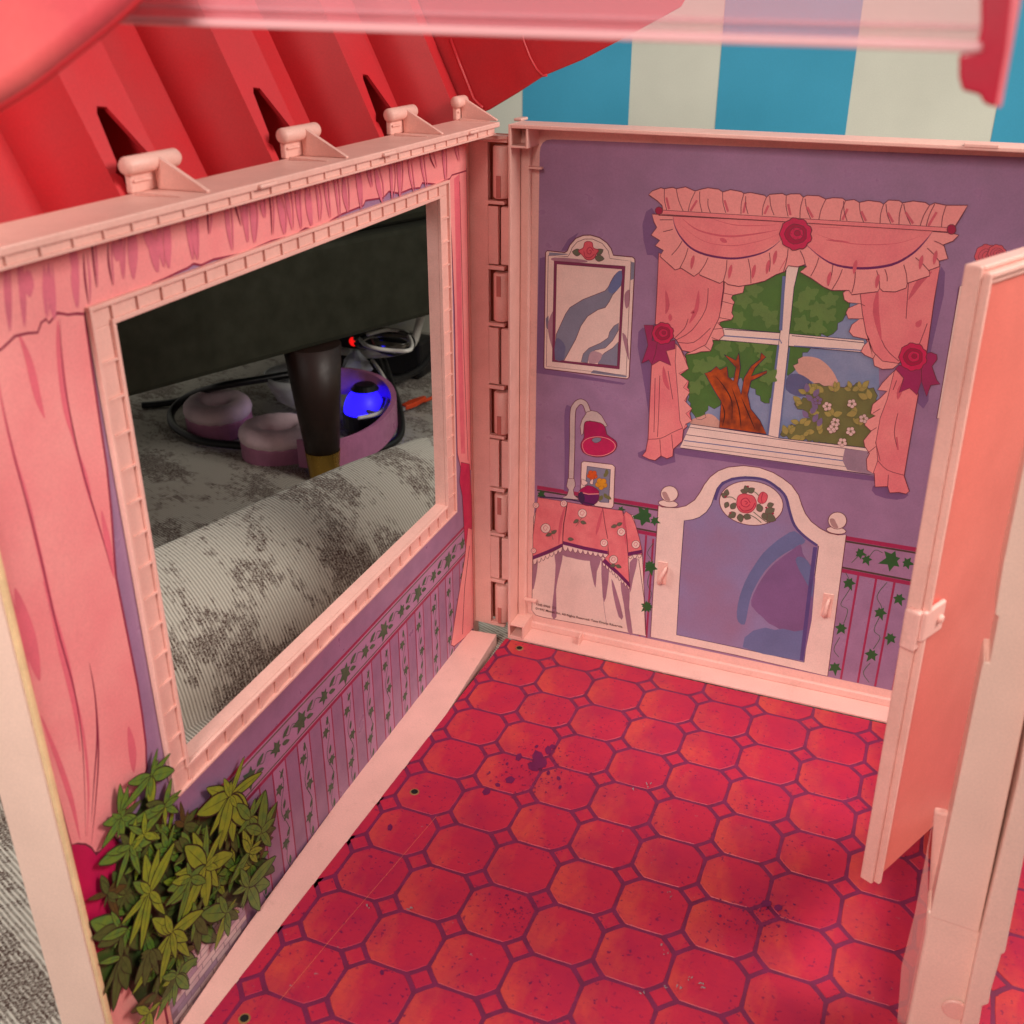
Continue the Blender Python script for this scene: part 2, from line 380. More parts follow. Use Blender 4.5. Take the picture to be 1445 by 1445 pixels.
bowl.add(vs, [[j*nn+i, j*nn+(i+1) % nn, (j+1)*nn+(i+1) % nn, (j+1)*nn+i] for j in range(len(prof)-1) for i in range(nn)]+[list(range(nn))[::-1]])
tag(bowl.build('bowl', mat('white_ceramic', (205, 208, 208), .25), smooth=True), 'white round bowl behind the pink ear cushions', 'bowl')
gl = thing('night_light', 'small black device with a glowing blue dome inside the cables', 'night light', tuple(G(515, 585, .2)))
c = G(514, 575, .5)
vs = []; rings = 8; nn = 24
for j in range(rings+1):
    a = math.pi/2*j/rings
    for i in range(nn): vs.append(c+V((.62*math.cos(a)*math.cos(2*math.pi*i/nn), .62*math.cos(a)*math.sin(2*math.pi*i/nn), .75*math.sin(a)-.1)))
ob('dome', vs, [[j*nn+i, j*nn+(i+1) % nn, (j+1)*nn+(i+1) % nn, (j+1)*nn+i] for j in range(rings) for i in range(nn)], glowmat('blue_glow', (30, 18, 250), 2.6), gl, smooth=True)
MB().tube([c+V((0, 0, -.6)), c+V((0, 0, -.1))], .66, 24).build('base', BLK, gl, bev=.05)
MB().tube([c+V((0, .1, .55)), c+V((0, .1, .72))], [.45, .3], 20).build('top_cap', BLK, gl, bev=.04)
ps = thing('power_strip', 'black power strip with red and blue lights behind the coiled cables', 'power strip', tuple(G(560, 520)))
c = G(560, 512, .1)
MB().box(c+V((-2.2, -.5, -.3)), c+V((1.2, .6, 1.0))).build('housing', BLK, ps, bev=.12)
for dx, col in ((-.6, (240, 20, 20)), (.5, (30, 30, 250))):
    MB().tube([c+V((dx-.8, -.53, .75)), c+V((dx-.8, -.4, .75))], .16, 16).build('light', glowmat('led_%d' % col[0], col, 1), ps)
MB().box(c+V((-3.6, -1.5, -.4)), c+V((-2.6, -.6, 1.5))).build('adapter', BLK, ps, bev=.1)
c = G(503, 520, 1.0)
vs = []
for j in range(5):
    for i in range(10):
        a = 2*math.pi*i/10; r_ = [.1, .42, .5, .34, .1][j]*random.uniform(.75, 1.25)
        vs.append(c+V((r_*math.cos(a), r_*math.sin(a), j*.28-.5)))
tag(ob('crumpled_bag', vs, [[j*10+i, j*10+(i+1) % 10, j*10+10+(i+1) % 10, j*10+10+i] for j in range(4) for i in range(10)]+[list(range(10))[::-1], list(range(40, 50))], mat('clear_film', (190, 195, 200), .12)), 'crumpled shiny plastic bag beside the sofa leg', 'bag')

# ================================================================== FLOOR BOARD OF THE TOY
def tilemat(name, base, hot, dark):
    M = bpy.data.materials.new(name); M.use_nodes = True; nt = M.node_tree; N = nt.nodes; L = nt.links
    b = N['Principled BSDF']; b.inputs['Roughness'].default_value = .46; b.inputs['Specular IOR Level'].default_value = .35
    tc = N.new('ShaderNodeTexCoord'); oi = N.new('ShaderNodeObjectInfo'); geo = N.new('ShaderNodeNewGeometry')
    def no(sc, det=4, rough=.6, vec=None, ms=None):
        n_ = N.new('ShaderNodeTexNoise'); n_.inputs['Scale'].default_value = sc; n_.inputs['Detail'].default_value = det; n_.inputs['Roughness'].default_value = rough
        v = vec or geo.outputs['Position']
        if ms:
            mp = N.new('ShaderNodeMapping'); mp.inputs['Scale'].default_value = ms; L.new(v, mp.inputs['Vector']); v = mp.outputs[0]
        L.new(v, n_.inputs['Vector']); return n_.outputs['Fac']
    def rng(src, a, c, hi=1.):
        r = N.new('ShaderNodeMapRange'); r.inputs[1].default_value = a; r.inputs[2].default_value = c; r.inputs[4].default_value = hi; L.new(src, r.inputs[0]); return r.outputs[0]
    def mix(f, a, c):
        q = N.new('ShaderNodeMix'); q.data_type = 'RGBA'; L.new(f, q.inputs[0])
        for i, x in ((6, a), (7, c)):
            if isinstance(x, tuple): q.inputs[i].default_value = x
            else: L.new(x, q.inputs[i])
        return q.outputs[2]
    def ma(op, a, c):
        q = N.new('ShaderNodeMath'); q.operation = op
        for i, x in enumerate((a, c)):
            if isinstance(x, (int, float)): q.inputs[i].default_value = x
            else: L.new(x, q.inputs[i])
        return q.outputs[0]
    sep = N.new('ShaderNodeSeparateXYZ'); L.new(tc.outputs['Object'], sep.inputs[0])
    # painted orange brush marks towards one side of every printed tile
    g = ma('ADD', ma('MULTIPLY', sep.outputs['X'], -1.0), ma('MULTIPLY', sep.outputs['Y'], -.35))
    g = ma('ADD', g, ma('MULTIPLY', ma('SUBTRACT', no(3.2, 5, .65, ms=(1.5, .6, 1)), .5), 1.3))
    g = ma('ADD', g, ma('MULTIPLY', ma('SUBTRACT', oi.outputs['Random'], .5), .25))
    c = mix(rng(g, .0, .55, .75), C8(*base), C8(*hot))
    c = mix(rng(no(1.1, 3), .42, .7, .55), c, C8(*dark))
    c = mix(rng(no(8, 7, .8, ms=(1, 2.4, 1)), .5, .72, .5), c, C8(*dark))
    sp = ma('MULTIPLY', rng(no(15, 2, .5), .63, .67), rng(no(1.7, 2), .36, .6))
    c = mix(ma('MULTIPLY', sp, .75), c, C8(96, 20, 70))
    sc = ma('MULTIPLY', rng(no(10, 4, .7), .66, .69), rng(no(.8, 1), .55, .62))
    c = mix(ma('MULTIPLY', sc, .7), c, C8(150, 120, 125))
    L.new(c, b.inputs['Base Color'])
    bp = N.new('ShaderNodeBump'); bp.inputs['Strength'].default_value = .12; bp.inputs['Distance'].default_value = .01
    L.new(no(50, 2), bp.inputs['Height']); L.new(bp.outputs[0], b.inputs['Normal'])
    return M
TILE = tilemat('printed_tile', (188, 38, 66), (204, 78, 64), (154, 26, 70))
GROUT = mat('printed_grout', (126, 34, 78), .5, .1, 5)
FX0, FX1, FY0, FY1 = -1.11, 13.0, -11.5, 1.44
fb = thing('floor_board', 'glossy red floor board printed with octagonal tiles and purple joints', 'floor board', (-1.095, 1.44, -.2))
def fedge(y): return -1.105-.0147*(1.44-y)
MB().prism([(fedge(FY0), FY0, 0), (FX1, FY0, 0), (FX1, FY1, 0), (fedge(FY1), FY1, 0)][::-1], (0, 0, -.2)).build('board', GROUT, fb, bev=.008)
def clip(poly, f):
    out = []
    for i, a in enumerate(poly):
        b = poly[(i+1) % len(poly)]; fa, fb_ = f(a), f(b)
        if fa >= 0: out.append(a)
        if (fa >= 0) != (fb_ >= 0):
            t = fa/(fa-fb_); out.append((a[0]+(b[0]-a[0])*t, a[1]+(b[1]-a[1])*t))
    return out
B = .941; gw = .031; k = .222
def octa():
    x, y = .5-gw, .5*B-gw; cx, cy = .5-k-.012, .5*B-k-.012
    p = [(-cx, -y), (cx, -y), (x, -cy), (x, cy), (cx, y), (-cx, y), (-x, cy), (-x, -cy)]
    out = []
    for i, a in enumerate(p):   # slightly bowed edges
        b = p[(i+1) % 8]; out.append(a); mx_, my_ = (a[0]+b[0])/2, (a[1]+b[1])/2; l = math.hypot(mx_, my_); out.append((mx_*(1+.008/l), my_*(1+.008/l)))
    return out
def diam():
    r = k-.062; return [(0, -r), (r, 0), (0, r), (-r, 0)]
def tile_mesh(name, poly, h=.008, ins=.008):
    cx = sum(p[0] for p in poly)/len(poly); cy = sum(p[1] for p in poly)/len(poly)
    n = len(poly); top = []
    for p in poly:
        l = math.hypot(p[0]-cx, p[1]-cy); kk = (l-ins)/l; top.append((cx+(p[0]-cx)*kk, cy+(p[1]-cy)*kk, h))
    me = bpy.data.meshes.new(name)
    me.from_pydata([(p[0], p[1], .0005) for p in poly]+top, [], [list(range(n, 2*n))]+[[i, (i+1) % n, n+(i+1) % n, n+i] for i in range(n)])
    me.materials.append(TILE); return me
full = {'tile': tile_mesh('tile', octa()), 'small_tile': tile_mesh('small_tile', diam())}
obase = V((-1.095, 1.44, -.2))
def put_tile(kind, cx, cy):
    if cx < 7 and (cx > 9.9 or cy < -9.6): return
    poly0 = octa() if kind == 'tile' else diam()
    poly = [(p[0]+cx, p[1]+cy) for p in poly0]
    pc = clip(poly, lambda p: p[0]-fedge(p[1])-.004); pc = clip(pc, lambda p: FY1-.005-p[1])
    if len(pc) < 3: return
    if len(pc) == len(poly) and all(abs(a[0]-b[0])+abs(a[1]-b[1]) < 1e-9 for a, b in zip(pc, poly)): me = full[kind]
    else:
        ar = abs(sum(pc[i-1][0]*pc[i][1]-pc[i][0]*pc[i-1][1] for i in range(len(pc))))/2
        if ar < .02: return
        me = tile_mesh(kind, [(p[0]-cx, p[1]-cy) for p in pc], .004, .0005)
    o = bpy.data.objects.new(kind, me); S.collection.objects.link(o); o.parent = fb
    o.location = V((cx, cy, 0))-obase
for i in range(-2, 11):
    for j in range(-10, 3):
        if i < 9: put_tile('tile', i+.5, (j+.5)*B)
        put_tile('small_tile', i, j*B)
for px, py in ((733, 915), (585, 1118), (345, 1438)):
    c = ZP(0)(px, py)
    h_ = MB().tube([c+V((0, 0, .001)), c+V((0, 0, .014))], [.085, .075], 20).build('screw_hole', mat('brass_rim', (150, 110, 70), .4), fb)
    MB().tube([c+V((0, 0, .01)), c+V((0, 0, .0165))], [.055, .055], 20).build('hole', mat('hole_black', (14, 10, 10), .9), h_)
# crease of the cardboard
a = Art(ZP(.009), (0, 0, 1)); a.line([(395, 1412), (470, 1322), (545, 1235), (616, 1152)], .005, mat('crease', (236, 120, 100), .5)); a.build('crease', fb)
# wine-coloured spatter
a = Art(ZP(.009), (0, 0, 1), z=(400, 945, 2.408)); SPM = mat('spatter', (112, 20, 78), .5)
for (x, y, r) in [(770, 375, 14), (728, 392, 8), (865, 300, 22), (880, 320, 16), (850, 330, 18), (900, 275, 13), (915, 262, 9), (800, 298, 12), (760, 320, 5), (700, 350, 4), (690, 415, 13), (935, 370, 7), (940, 400, 6), (900, 352, 7), (362, 537, 10), (335, 1030, 8), (860, 262, 6)]:
    a.oval((x, y), r, r*.7, SPM, n=12, scal=.3, lob=5, ang=random.random()*3)
for i in range(90):
    t = random.gauss(0, 1); x = 860+t*70; y = 340+random.gauss(0, 1)*50; a.oval((x, y), random.uniform(1.5, 4), random.uniform(1.2, 2.6), SPM, n=7, ang=random.random()*3)
for i in range(60):
    x = 770+random.gauss(0, 1)*55; y = 820+random.gauss(0, 1)*35; a.oval((x, y), random.uniform(1.5, 4), random.uniform(1.2, 2.6), SPM, n=7, ang=random.random()*3)
for i in range(90):
    x = 1620+random.gauss(0, 1)*75; y = 830+random.gauss(0, 1)*45; a.oval((x, y), random.uniform(2, 5), random.uniform(1.6, 3.4), SPM, n=7, ang=random.random()*3)
a.oval((1640, 800), 15, 10, SPM, scal=.3); a.oval((1680, 815), 12, 9, SPM, scal=.3)
SCUFF = mat('scuff_grey', (150, 128, 132), .6)
for (x, y) in ((1240, 397), (1182, 408), (1290, 945), (1300, 965), (1420, 1070), (1345, 1082), (288, 808), (430, 815), (1298, 1088), (1218, 1102), (1378, 1055), (1425, 1090), (1310, 770)):
    for q in range(3): a.oval((x+random.uniform(-10, 10), y+random.uniform(-9, 9)), random.uniform(2, 7), random.uniform(1, 3), SCUFF, n=7, ang=random.random()*3)
a.build('spatter', fb)['kind'] = 'stuff'


# ================================================================== LEFT WALL PANEL
lwt = thing('left_wall_panel', 'hinged pink side wall with large open window, curtain print and ivy border', 'toy wall', (-1.9, 1.7, 0))
yE = (LW(152, 1445).y+LW(36, 945).y)/2
YR = 1.62
oy0, oy1, oz0, oz1 = -7.28, .42, 3.30, 8.76         # opening
wy0, wy1, wz0, wz1 = -7.62, .80, 3.0, 9.0           # outer edge of the moulded frame
def wall_box(mb, y0, y1, z0, z1, d0, d1, mi=0):
    c = [lwall(y, z, d) for z in (z0, z1) for (y, d) in ((y0, d0), (y1, d0), (y1, d1), (y0, d1))]
    return mb.add(c, [[3,2,1,0],[4,5,6,7],[0,1,5,4],[1,2,6,5],[2,3,7,6],[3,0,4,7]], mi)
mb = MB()
for a in ((yE, 1.9, -.4, oz0), (yE, 1.9, oz1, 9.7), (yE, oy0, oz0, oz1), (oy1, 1.9, oz0, oz1)): wall_box(mb, *a, -.2, 0)
mb.build('panel', PINK, lwt)
fr = MB()
for (a, t) in (((wy0, wy1, wz0, wz0+.045), .07), ((wy0, wy1, wz1-.045, wz1), .07), ((wy0, wy0+.045, wz0+.045, wz1-.045), .07), ((wy1-.045, wy1, wz0+.045, wz1-.045), .07),
               ((oy0-.05, oy1+.05, oz0-.05, oz0), .06), ((oy0-.05, oy1+.05, oz1, oz1+.05), .06), ((oy0-.05, oy0, oz0, oz1), .06), ((oy1, oy1+.05, oz0, oz1), .06)):
    wall_box(fr, *a, .002, t)
for a in ((wy0, wy1, wz0, oz0), (wy0, wy1, oz1, wz1), (wy0, oy0, oz0, oz1), (oy1, wy1, oz0, oz1)): wall_box(fr, *a, .001, .02)
fro = fr.build('window_frame', PINK, lwt, bev=.012)
def rib(y0, y1, z0, z1):
    wall_box(MB(), y0, y1, z0, z1, 0, 0)
    o = wall_box(MB(), y0, y1, z0, z1, .02, .05).build('rib', PINK, fro)
y = oy0-.02
while y < oy1:
    rib(y, y+.025, wz0+.045, oz0-.05); rib(y, y+.025, oz1+.05, wz1-.045); y += .385
z = oz0+.1
while z < oz1:
    for (a, b) in ((wy0+.045, oy0-.05), (oy1+.05, wy1-.045)): rib(a, b, z, z+.025)
    z += .385
# sticker sheet (four strips round the opening)
mb = MB()
for a in ((yE+.02, YR, -.38, wz0), (yE+.02, YR, wz1, 9.55), (yE+.02, wy0, wz0, wz1), (wy1, YR, wz0, wz1)): wall_box(mb, *a, .0005, .003)
mb.build('wallpaper_sticker', PURP, lwt)

CUR = mat('print_curtain', (247, 158, 156), .42, .05, 1.0, col2=(242, 136, 140)); CURL = mat('print_curtain_light', (246, 160, 152), .42, .03, 2); CURD = mat('print_curtain_deep', (236, 112, 128), .45, .04, 3)
HOT = mat('print_hot_pink', (206, 24, 84), .45, .06, 3); MAR = mat('print_maroon', (166, 42, 84), .45)
LAV = mat('print_lavender', (182, 134, 170), .45, .04, 2); GRN = mat('print_ivy_green', (74, 104, 76), .5, .08, 5); GRNL = mat('print_green_line', (104, 98, 78), .5)
LINE = mat('print_curtain_line', (150, 44, 72), .5)
N_L = LNn
def clipy(pts): return pts
# ivy border and stripes
class WallArt(Art):
    def P(s, p): return V((lx(p[0]), p[0], p[1]))
d = WallArt(None, N_L, base=.004); d.STEP = .00003
def zt(y): return 2.44 + .012*y
def hb(y0, y1, z, h, M): d.fill([(y0, z-h/2), (y1, z-h/2), (y1, z+h/2), (y0, z+h/2)], M)
ye = 1.6; ys = yE+.03
hb(ys, ye, 2.16, .58, LAV)
hb(ys, ye, 2.47, .055, MAR); hb(ys, ye, 2.40, .03, GRNL); hb(ys, ye, 1.86, .06, MAR); hb(ys, ye, 1.925, .025, GRNL)
y = 1.3; i = 0
while y > yE+.4:
    hb_w = .33
    if i % 2 == 0: d.fill([(y-hb_w, -.38), (y, -.38), (y, 1.83), (y-hb_w, 1.83)], LAV)
    d.line([(y, -.37), (y, 1.83)], .028, MAR); d.line([(y-hb_w, -.37), (y-hb_w, 1.83)], .028, MAR)
    y -= .66; 
d.build('ivy_border', lwt)
iv = WallArt(None, N_L, base=.03); iv.STEP = .00001
y = 1.3
while y > yE+.4:
    yc = y-.165
    sq = [(yc+.07*math.sin(t*1.1), 1.75-t*.16) for t in range(13)]
    iv.line(sq, .012, GRN, sm=2)
    for q, zz in enumerate((1.5, .95, .42, -.1)):
        iv.ivy((yc+(.05 if q % 2 else -.05), zz+random.uniform(-.04, .04)), .15, -1.6+random.uniform(-.4, .4), GRN)
        iv.leaf((yc, zz+.1), .16, 1.2+random.uniform(-.3, .3), GRN, ink=0)
    y -= .66
y = 1.15; q = 0
while y > yE+.3:
    r_ = .27 if q % 2 else .19
    iv.ivy((y, 2.15), r_, random.uniform(2.6, 3.6), GRN); iv.leaf((y+.15, 2.2), .22, .5, GRN, ink=0); iv.leaf((y+.12, 2.12), .2, -.3, GRN, ink=0)
    iv.line([(y-.1, 2.18), (y-.25, 2.26), (y-.35, 2.16), (y-.45, 2.2)], .012, GRN, sm=3)
    y -= .66; q += 1
iv.build('ivy_leaves', lwt)

# left curtain, tie and lower part
def LB(z): # point on the front border of the sticker, given in pixels through the wall plane
    return V((lx(yE+.03), yE+.03, z))
class LArt(Art):
    def P(s, p):
        if len(p) == 3: q = LB(p[2])
        else:
            x, y, kk = s.z; q = LW(x+p[0]/kk, y+p[1]/kk)
        q = V(q)
        if q.y < yE+.025: q = V((lx(yE+.025), yE+.025, q.z))
        if q.y > YR: q = V((lx(YR), YR, q.z))
        if q.z < -.38: q.z = -.38
        if q.z > 9.54: q.z = 9.54
        return q
cu = LArt(LW, N_L, base=.04)
cu.fill([(-140, 430), (20, 440), (82, 442), (118, 443), (121, 462), (128, 512), (138, 580), (150, 660), (156, 720), (161, 790), (163, 815), (172, 860), (183, 915), (193, 965), (200, 1010), (205, 1050), (206, 1085), (190, 1130), (170, 1180), (150, 1200), (128, 1205), (112, 1195), (99, 1192), (60, 1080), (20, 920), (-140, 500)], CUR, ink=.03, inkm=LINE)
cu.fill([(-30, 700), (-10, 760), (10, 820), (28, 880), (38, 930), (50, 990), (60, 1035), (75, 1090), (60, 1060), (30, 960), (-40, 800)], CURD)
for p, w_ in (([(83, 450), (84, 480), (90, 540), (98, 600), (112, 650), (122, 690), (138, 740), (150, 780), (158, 810)], .05), ([(-10, 480), (0, 560), (18, 640), (36, 700), (50, 760), (64, 820), (78, 880), (88, 930), (100, 960)], .07),
              ([(80, 452), (83, 500), (93, 580), (108, 632)], .12), ([(100, 960), (112, 1010), (120, 1060), (124, 1120), (122, 1180)], .05), ([(20, 830), (40, 900), (55, 960)], .22),
              ([(60, 820), (75, 870), (85, 910), (95, 950), (105, 1000), (112, 1060)], .14), ([(125, 935), (133, 980), (136, 1040), (132, 1100), (128, 1160)], .03), ([(180, 1025), (186, 1060), (188, 1090)], .16),
              ([(57, 1010), (80, 1070), (100, 1130), (112, 1185)], .09), ([(25, 470), (40, 510), (52, 560), (62, 590)], .12), ([(142, 720), (152, 770), (160, 815)], .12), ([(110, 640), (120, 670), (128, 700)], .05)):
    cu.line(p, w_*.75, CURD if w_ > .035 else LINE, sm=4, taper=True)
for p in ([(83, 450), (90, 540), (112, 650), (138, 740), (157, 805)], [(0, 560), (18, 640), (50, 760), (78, 880), (104, 975), (116, 1060), (120, 1180)], [(125, 935), (134, 990), (138, 1060), (134, 1130), (128, 1190)]):
    cu.line(p, .02, LINE, sm=5, taper=True)
cu.fill([(90, 1260), (118, 1250), (170, 1280), (200, 1340), (235, 1380), (245, 1445), (250, 1530), (150, 1600), (100, 1330)], CURL)
cu.fill([(92, 1225), (99, 1192), (108, 1190), (120, 1191), (128, 1196), (135, 1206), (160, 1180), (185, 1215), (180, 1260), (165, 1290), (175, 1320), (160, 1390), (148, 1440), (150, 1480), (120, 1400), (105, 1300)], HOT, ink=.02)
cu.line([(222, 1350), (228, 1400), (236, 1445)], .04, LINE, sm=2); cu.line([(200, 1380), (206, 1445)], .05, CURD, sm=2)
cu.build('printed_curtain', lwt)
# right-hand curtain
rc = LArt(LW, N_L, base=.04)
rc.fill([(631, 250), (662, 236), (668, 660), (650, 662), (645, 640), (643, 560), (641, 440), (637, 340)], CUR, ink=.02, inkm=LINE)
rc.fill([(640, 252), (648, 245), (652, 500), (656, 640), (650, 640), (646, 520)], CURD)
rc.fill([(650, 652), (662, 655), (668, 700), (668, 760), (660, 800), (655, 760), (652, 700), (648, 680)], HOT, ink=.012)
rc.fill([(660, 745), (672, 740), (672, 880), (655, 900), (640, 912), (636, 910), (645, 850), (655, 790)], CUR, ink=.02, inkm=LINE)
rc.line([(662, 770), (655, 830), (652, 895)], .03, LINE); rc.line([(648, 256), (654, 500), (660, 650)], .02, LINE)
rc.build('printed_curtain', lwt)
# valance along the top
va = LArt(LW, N_L, base=.06)
low = [(-140, 530), (0, 493), (12, 482), (20, 474), (38, 470), (52, 469), (57, 455), (64, 450), (68, 456), (80, 441), (95, 444), (108, 442), (119, 443), (124, 440)]
low += [(150, 440), (184, 428), (215, 400), (232, 393), (250, 384), (264, 378), (272, 372), (283, 374), (300, 366), (330, 360), (345, 356), (382, 340), (398, 336), (415, 332), (430, 322), (445, 324), (462, 314), (478, 304), (482, 302), (512, 290), (515, 283), (540, 279), (548, 270), (563, 273), (580, 266), (592, 265), (595, 258), (615, 260), (634, 252), (637, 247), (657, 241)]
va.fill(low+[(660, 150), (0, 300), (-140, 330)], CUR)
va.line(low, .025, LINE)
PC = mat('print_pleat', (228, 118, 138), .45)
xs = [8, 25, 38, 62, 70, 98, 104, 118, 130, 152, 160, 170, 182, 205, 214, 226, 234, 262, 272, 290, 318, 330, 344, 352, 368, 378, 392, 402, 418, 432, 444, 458, 470, 486, 500, 516, 530, 548, 560, 574, 592, 606, 622, 640]
for x in xs:
    t = x/650; yt = 372-t*185; yb = 470-t*222
    if x > 125: yb = 445-t*195
    h0 = random.choice([-.1, -.1, .2]); h1 = random.choice([1.05, 1, 1, .6])
    a_ = (x-4*random.random(), yt+(yb-yt)*h0); b_ = (x+random.uniform(2, 9), yt+(yb-yt)*h1)
    mid = ((a_[0]+b_[0])/2+random.uniform(-2, 2), (a_[1]+b_[1])/2)
    w_ = random.choice([.03, .06, .09, .13])
    va.line([a_, mid, b_], w_, PC if w_ > .05 else LINE, sm=5, taper=True)
    va.line([(a_[0]+5, a_[1]), (mid[0]+4+random.random()*3, mid[1]), (b_[0]+2, b_[1])], .03, PC, sm=4, taper=True)
va.build('printed_valance', lwt)

# planter with bricks and the bushy plant
WB = mat('print_brick_white', (232, 208, 206), .5, .08, 6, col2=(216, 184, 192)); WB2 = mat('print_brick_lilac', (190, 158, 182), .5, .06, 6); MORT = mat('print_mortar', (158, 124, 140), .5)
pl_pts = [(350, 1255), (347, 1332), (243, 1450), (235, 1420), (262, 1345), (290, 1300), (320, 1270)]
pa = LArt(LW, N_L, base=.014); yr0 = LW(346, 1300).y
py1 = -6.62; py0 = -8.3
class W2(Art):
    def P(s, p): return V((lx(p[0]), p[0], p[1]))
pa = W2(None, N_L, base=.085); pa.fill([(py0, -.38), (py1, -.38), (py1, 1.0), (py0, 1.0)], MORT); plo = pa.build('printed_planter', lwt)
z = -.37; r_ = 0
while z < .92:
    y = py0+.02+(.1 if r_ % 2 else 0)
    while y < py1-.03:
        y2 = min(y+.27, py1-.01)
        br = W2(None, N_L, base=.088); br.fill([(y, z), (y2, z), (y2, z+.086), (y, z+.086)], WB if random.random() < .68 else WB2); br.build('brick', plo)
        y = y2+.014
    z += .1; r_ += 1
def scr(M, *cols): return M
LF = [mat('print_leaf_olive', (142, 158, 40), .42, .08, 4, col2=(112, 142, 44)), mat('print_leaf_green', (104, 138, 42), .42, .08, 4, col2=(76, 124, 56)), mat('print_leaf_dark', (76, 98, 42), .45, .08, 4), mat('print_leaf_brown', (84, 74, 30), .45, .08, 4)]
LINK = mat('print_leaf_line', (34, 36, 18), .5)
pb = LArt(LW, N_L, z=(80, 1040, 3.5676), base=.095)
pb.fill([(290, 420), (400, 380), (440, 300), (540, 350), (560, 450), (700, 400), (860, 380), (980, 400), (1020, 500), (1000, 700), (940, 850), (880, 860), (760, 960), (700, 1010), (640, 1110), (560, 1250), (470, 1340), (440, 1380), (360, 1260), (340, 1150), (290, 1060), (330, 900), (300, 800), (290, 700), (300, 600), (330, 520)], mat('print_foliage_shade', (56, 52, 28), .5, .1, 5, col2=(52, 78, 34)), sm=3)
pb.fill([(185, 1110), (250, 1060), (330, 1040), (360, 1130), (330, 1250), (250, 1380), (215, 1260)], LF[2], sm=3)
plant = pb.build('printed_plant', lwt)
lm = {}
def leafmesh(M, wdt):
    key = (M.name, round(wdt, 2))
    if key not in lm:
        me = bpy.data.meshes.new('leaf'); half = [(0, 0), (.12, .3), (.3, .46), (.55, .48), (.8, .28), (1, 0)]
        o_ = cr2([(x, y*wdt) for x, y in half]+[(x, -y*wdt) for x, y in half[-2:0:-1]], 2)
        n = len(o_); out = [(.5+(x-.5)*1.05, y*1.14+(.012 if y > 0 else -.012), -.0001) for x, y in o_]
        vs = [(x, y, 0) for x, y in o_]+out+[(.05, -.008, .0001), (.85, -.003, .0001), (.85, .003, .0001), (.05, .008, .0001)]
        me.from_pydata(vs, [], [list(range(n)), list(range(n, 2*n)), [2*n, 2*n+1, 2*n+2, 2*n+3]])
        me.materials.append(M); me.materials.append(LINK); me.polygons[1].material_index = 1; me.polygons[2].material_index = 1
        lm[key] = me
    return lm[key]
lh = [.0145]
def wleaf(b, t, M, wdt=.32):
    kk = 3.5676
    pb_ = LW(80+b[0]/kk, 1040+b[1]/kk); pt_ = LW(80+t[0]/kk, 1040+t[1]/kk)
    ex = pt_-pb_; L_ = ex.length
    if L_ < .02: return
    ex = ex/L_; ez = N_L; ey = ez.cross(ex)
    lh[0] += .00026
    o = bpy.data.objects.new('leaf', leafmesh(M, wdt)); S.collection.objects.link(o); o.parent = plant
    pos = pb_+ez*lh[0]-V(lwt['_o'])
    mm = Matrix.Identity(4)
    for i in range(3): mm[i][0] = ex[i]*L_; mm[i][1] = ey[i]*L_; mm[i][2] = ez[i]; mm[i][3] = pos[i]
    o.matrix_local = mm
rs = random.Random(3)
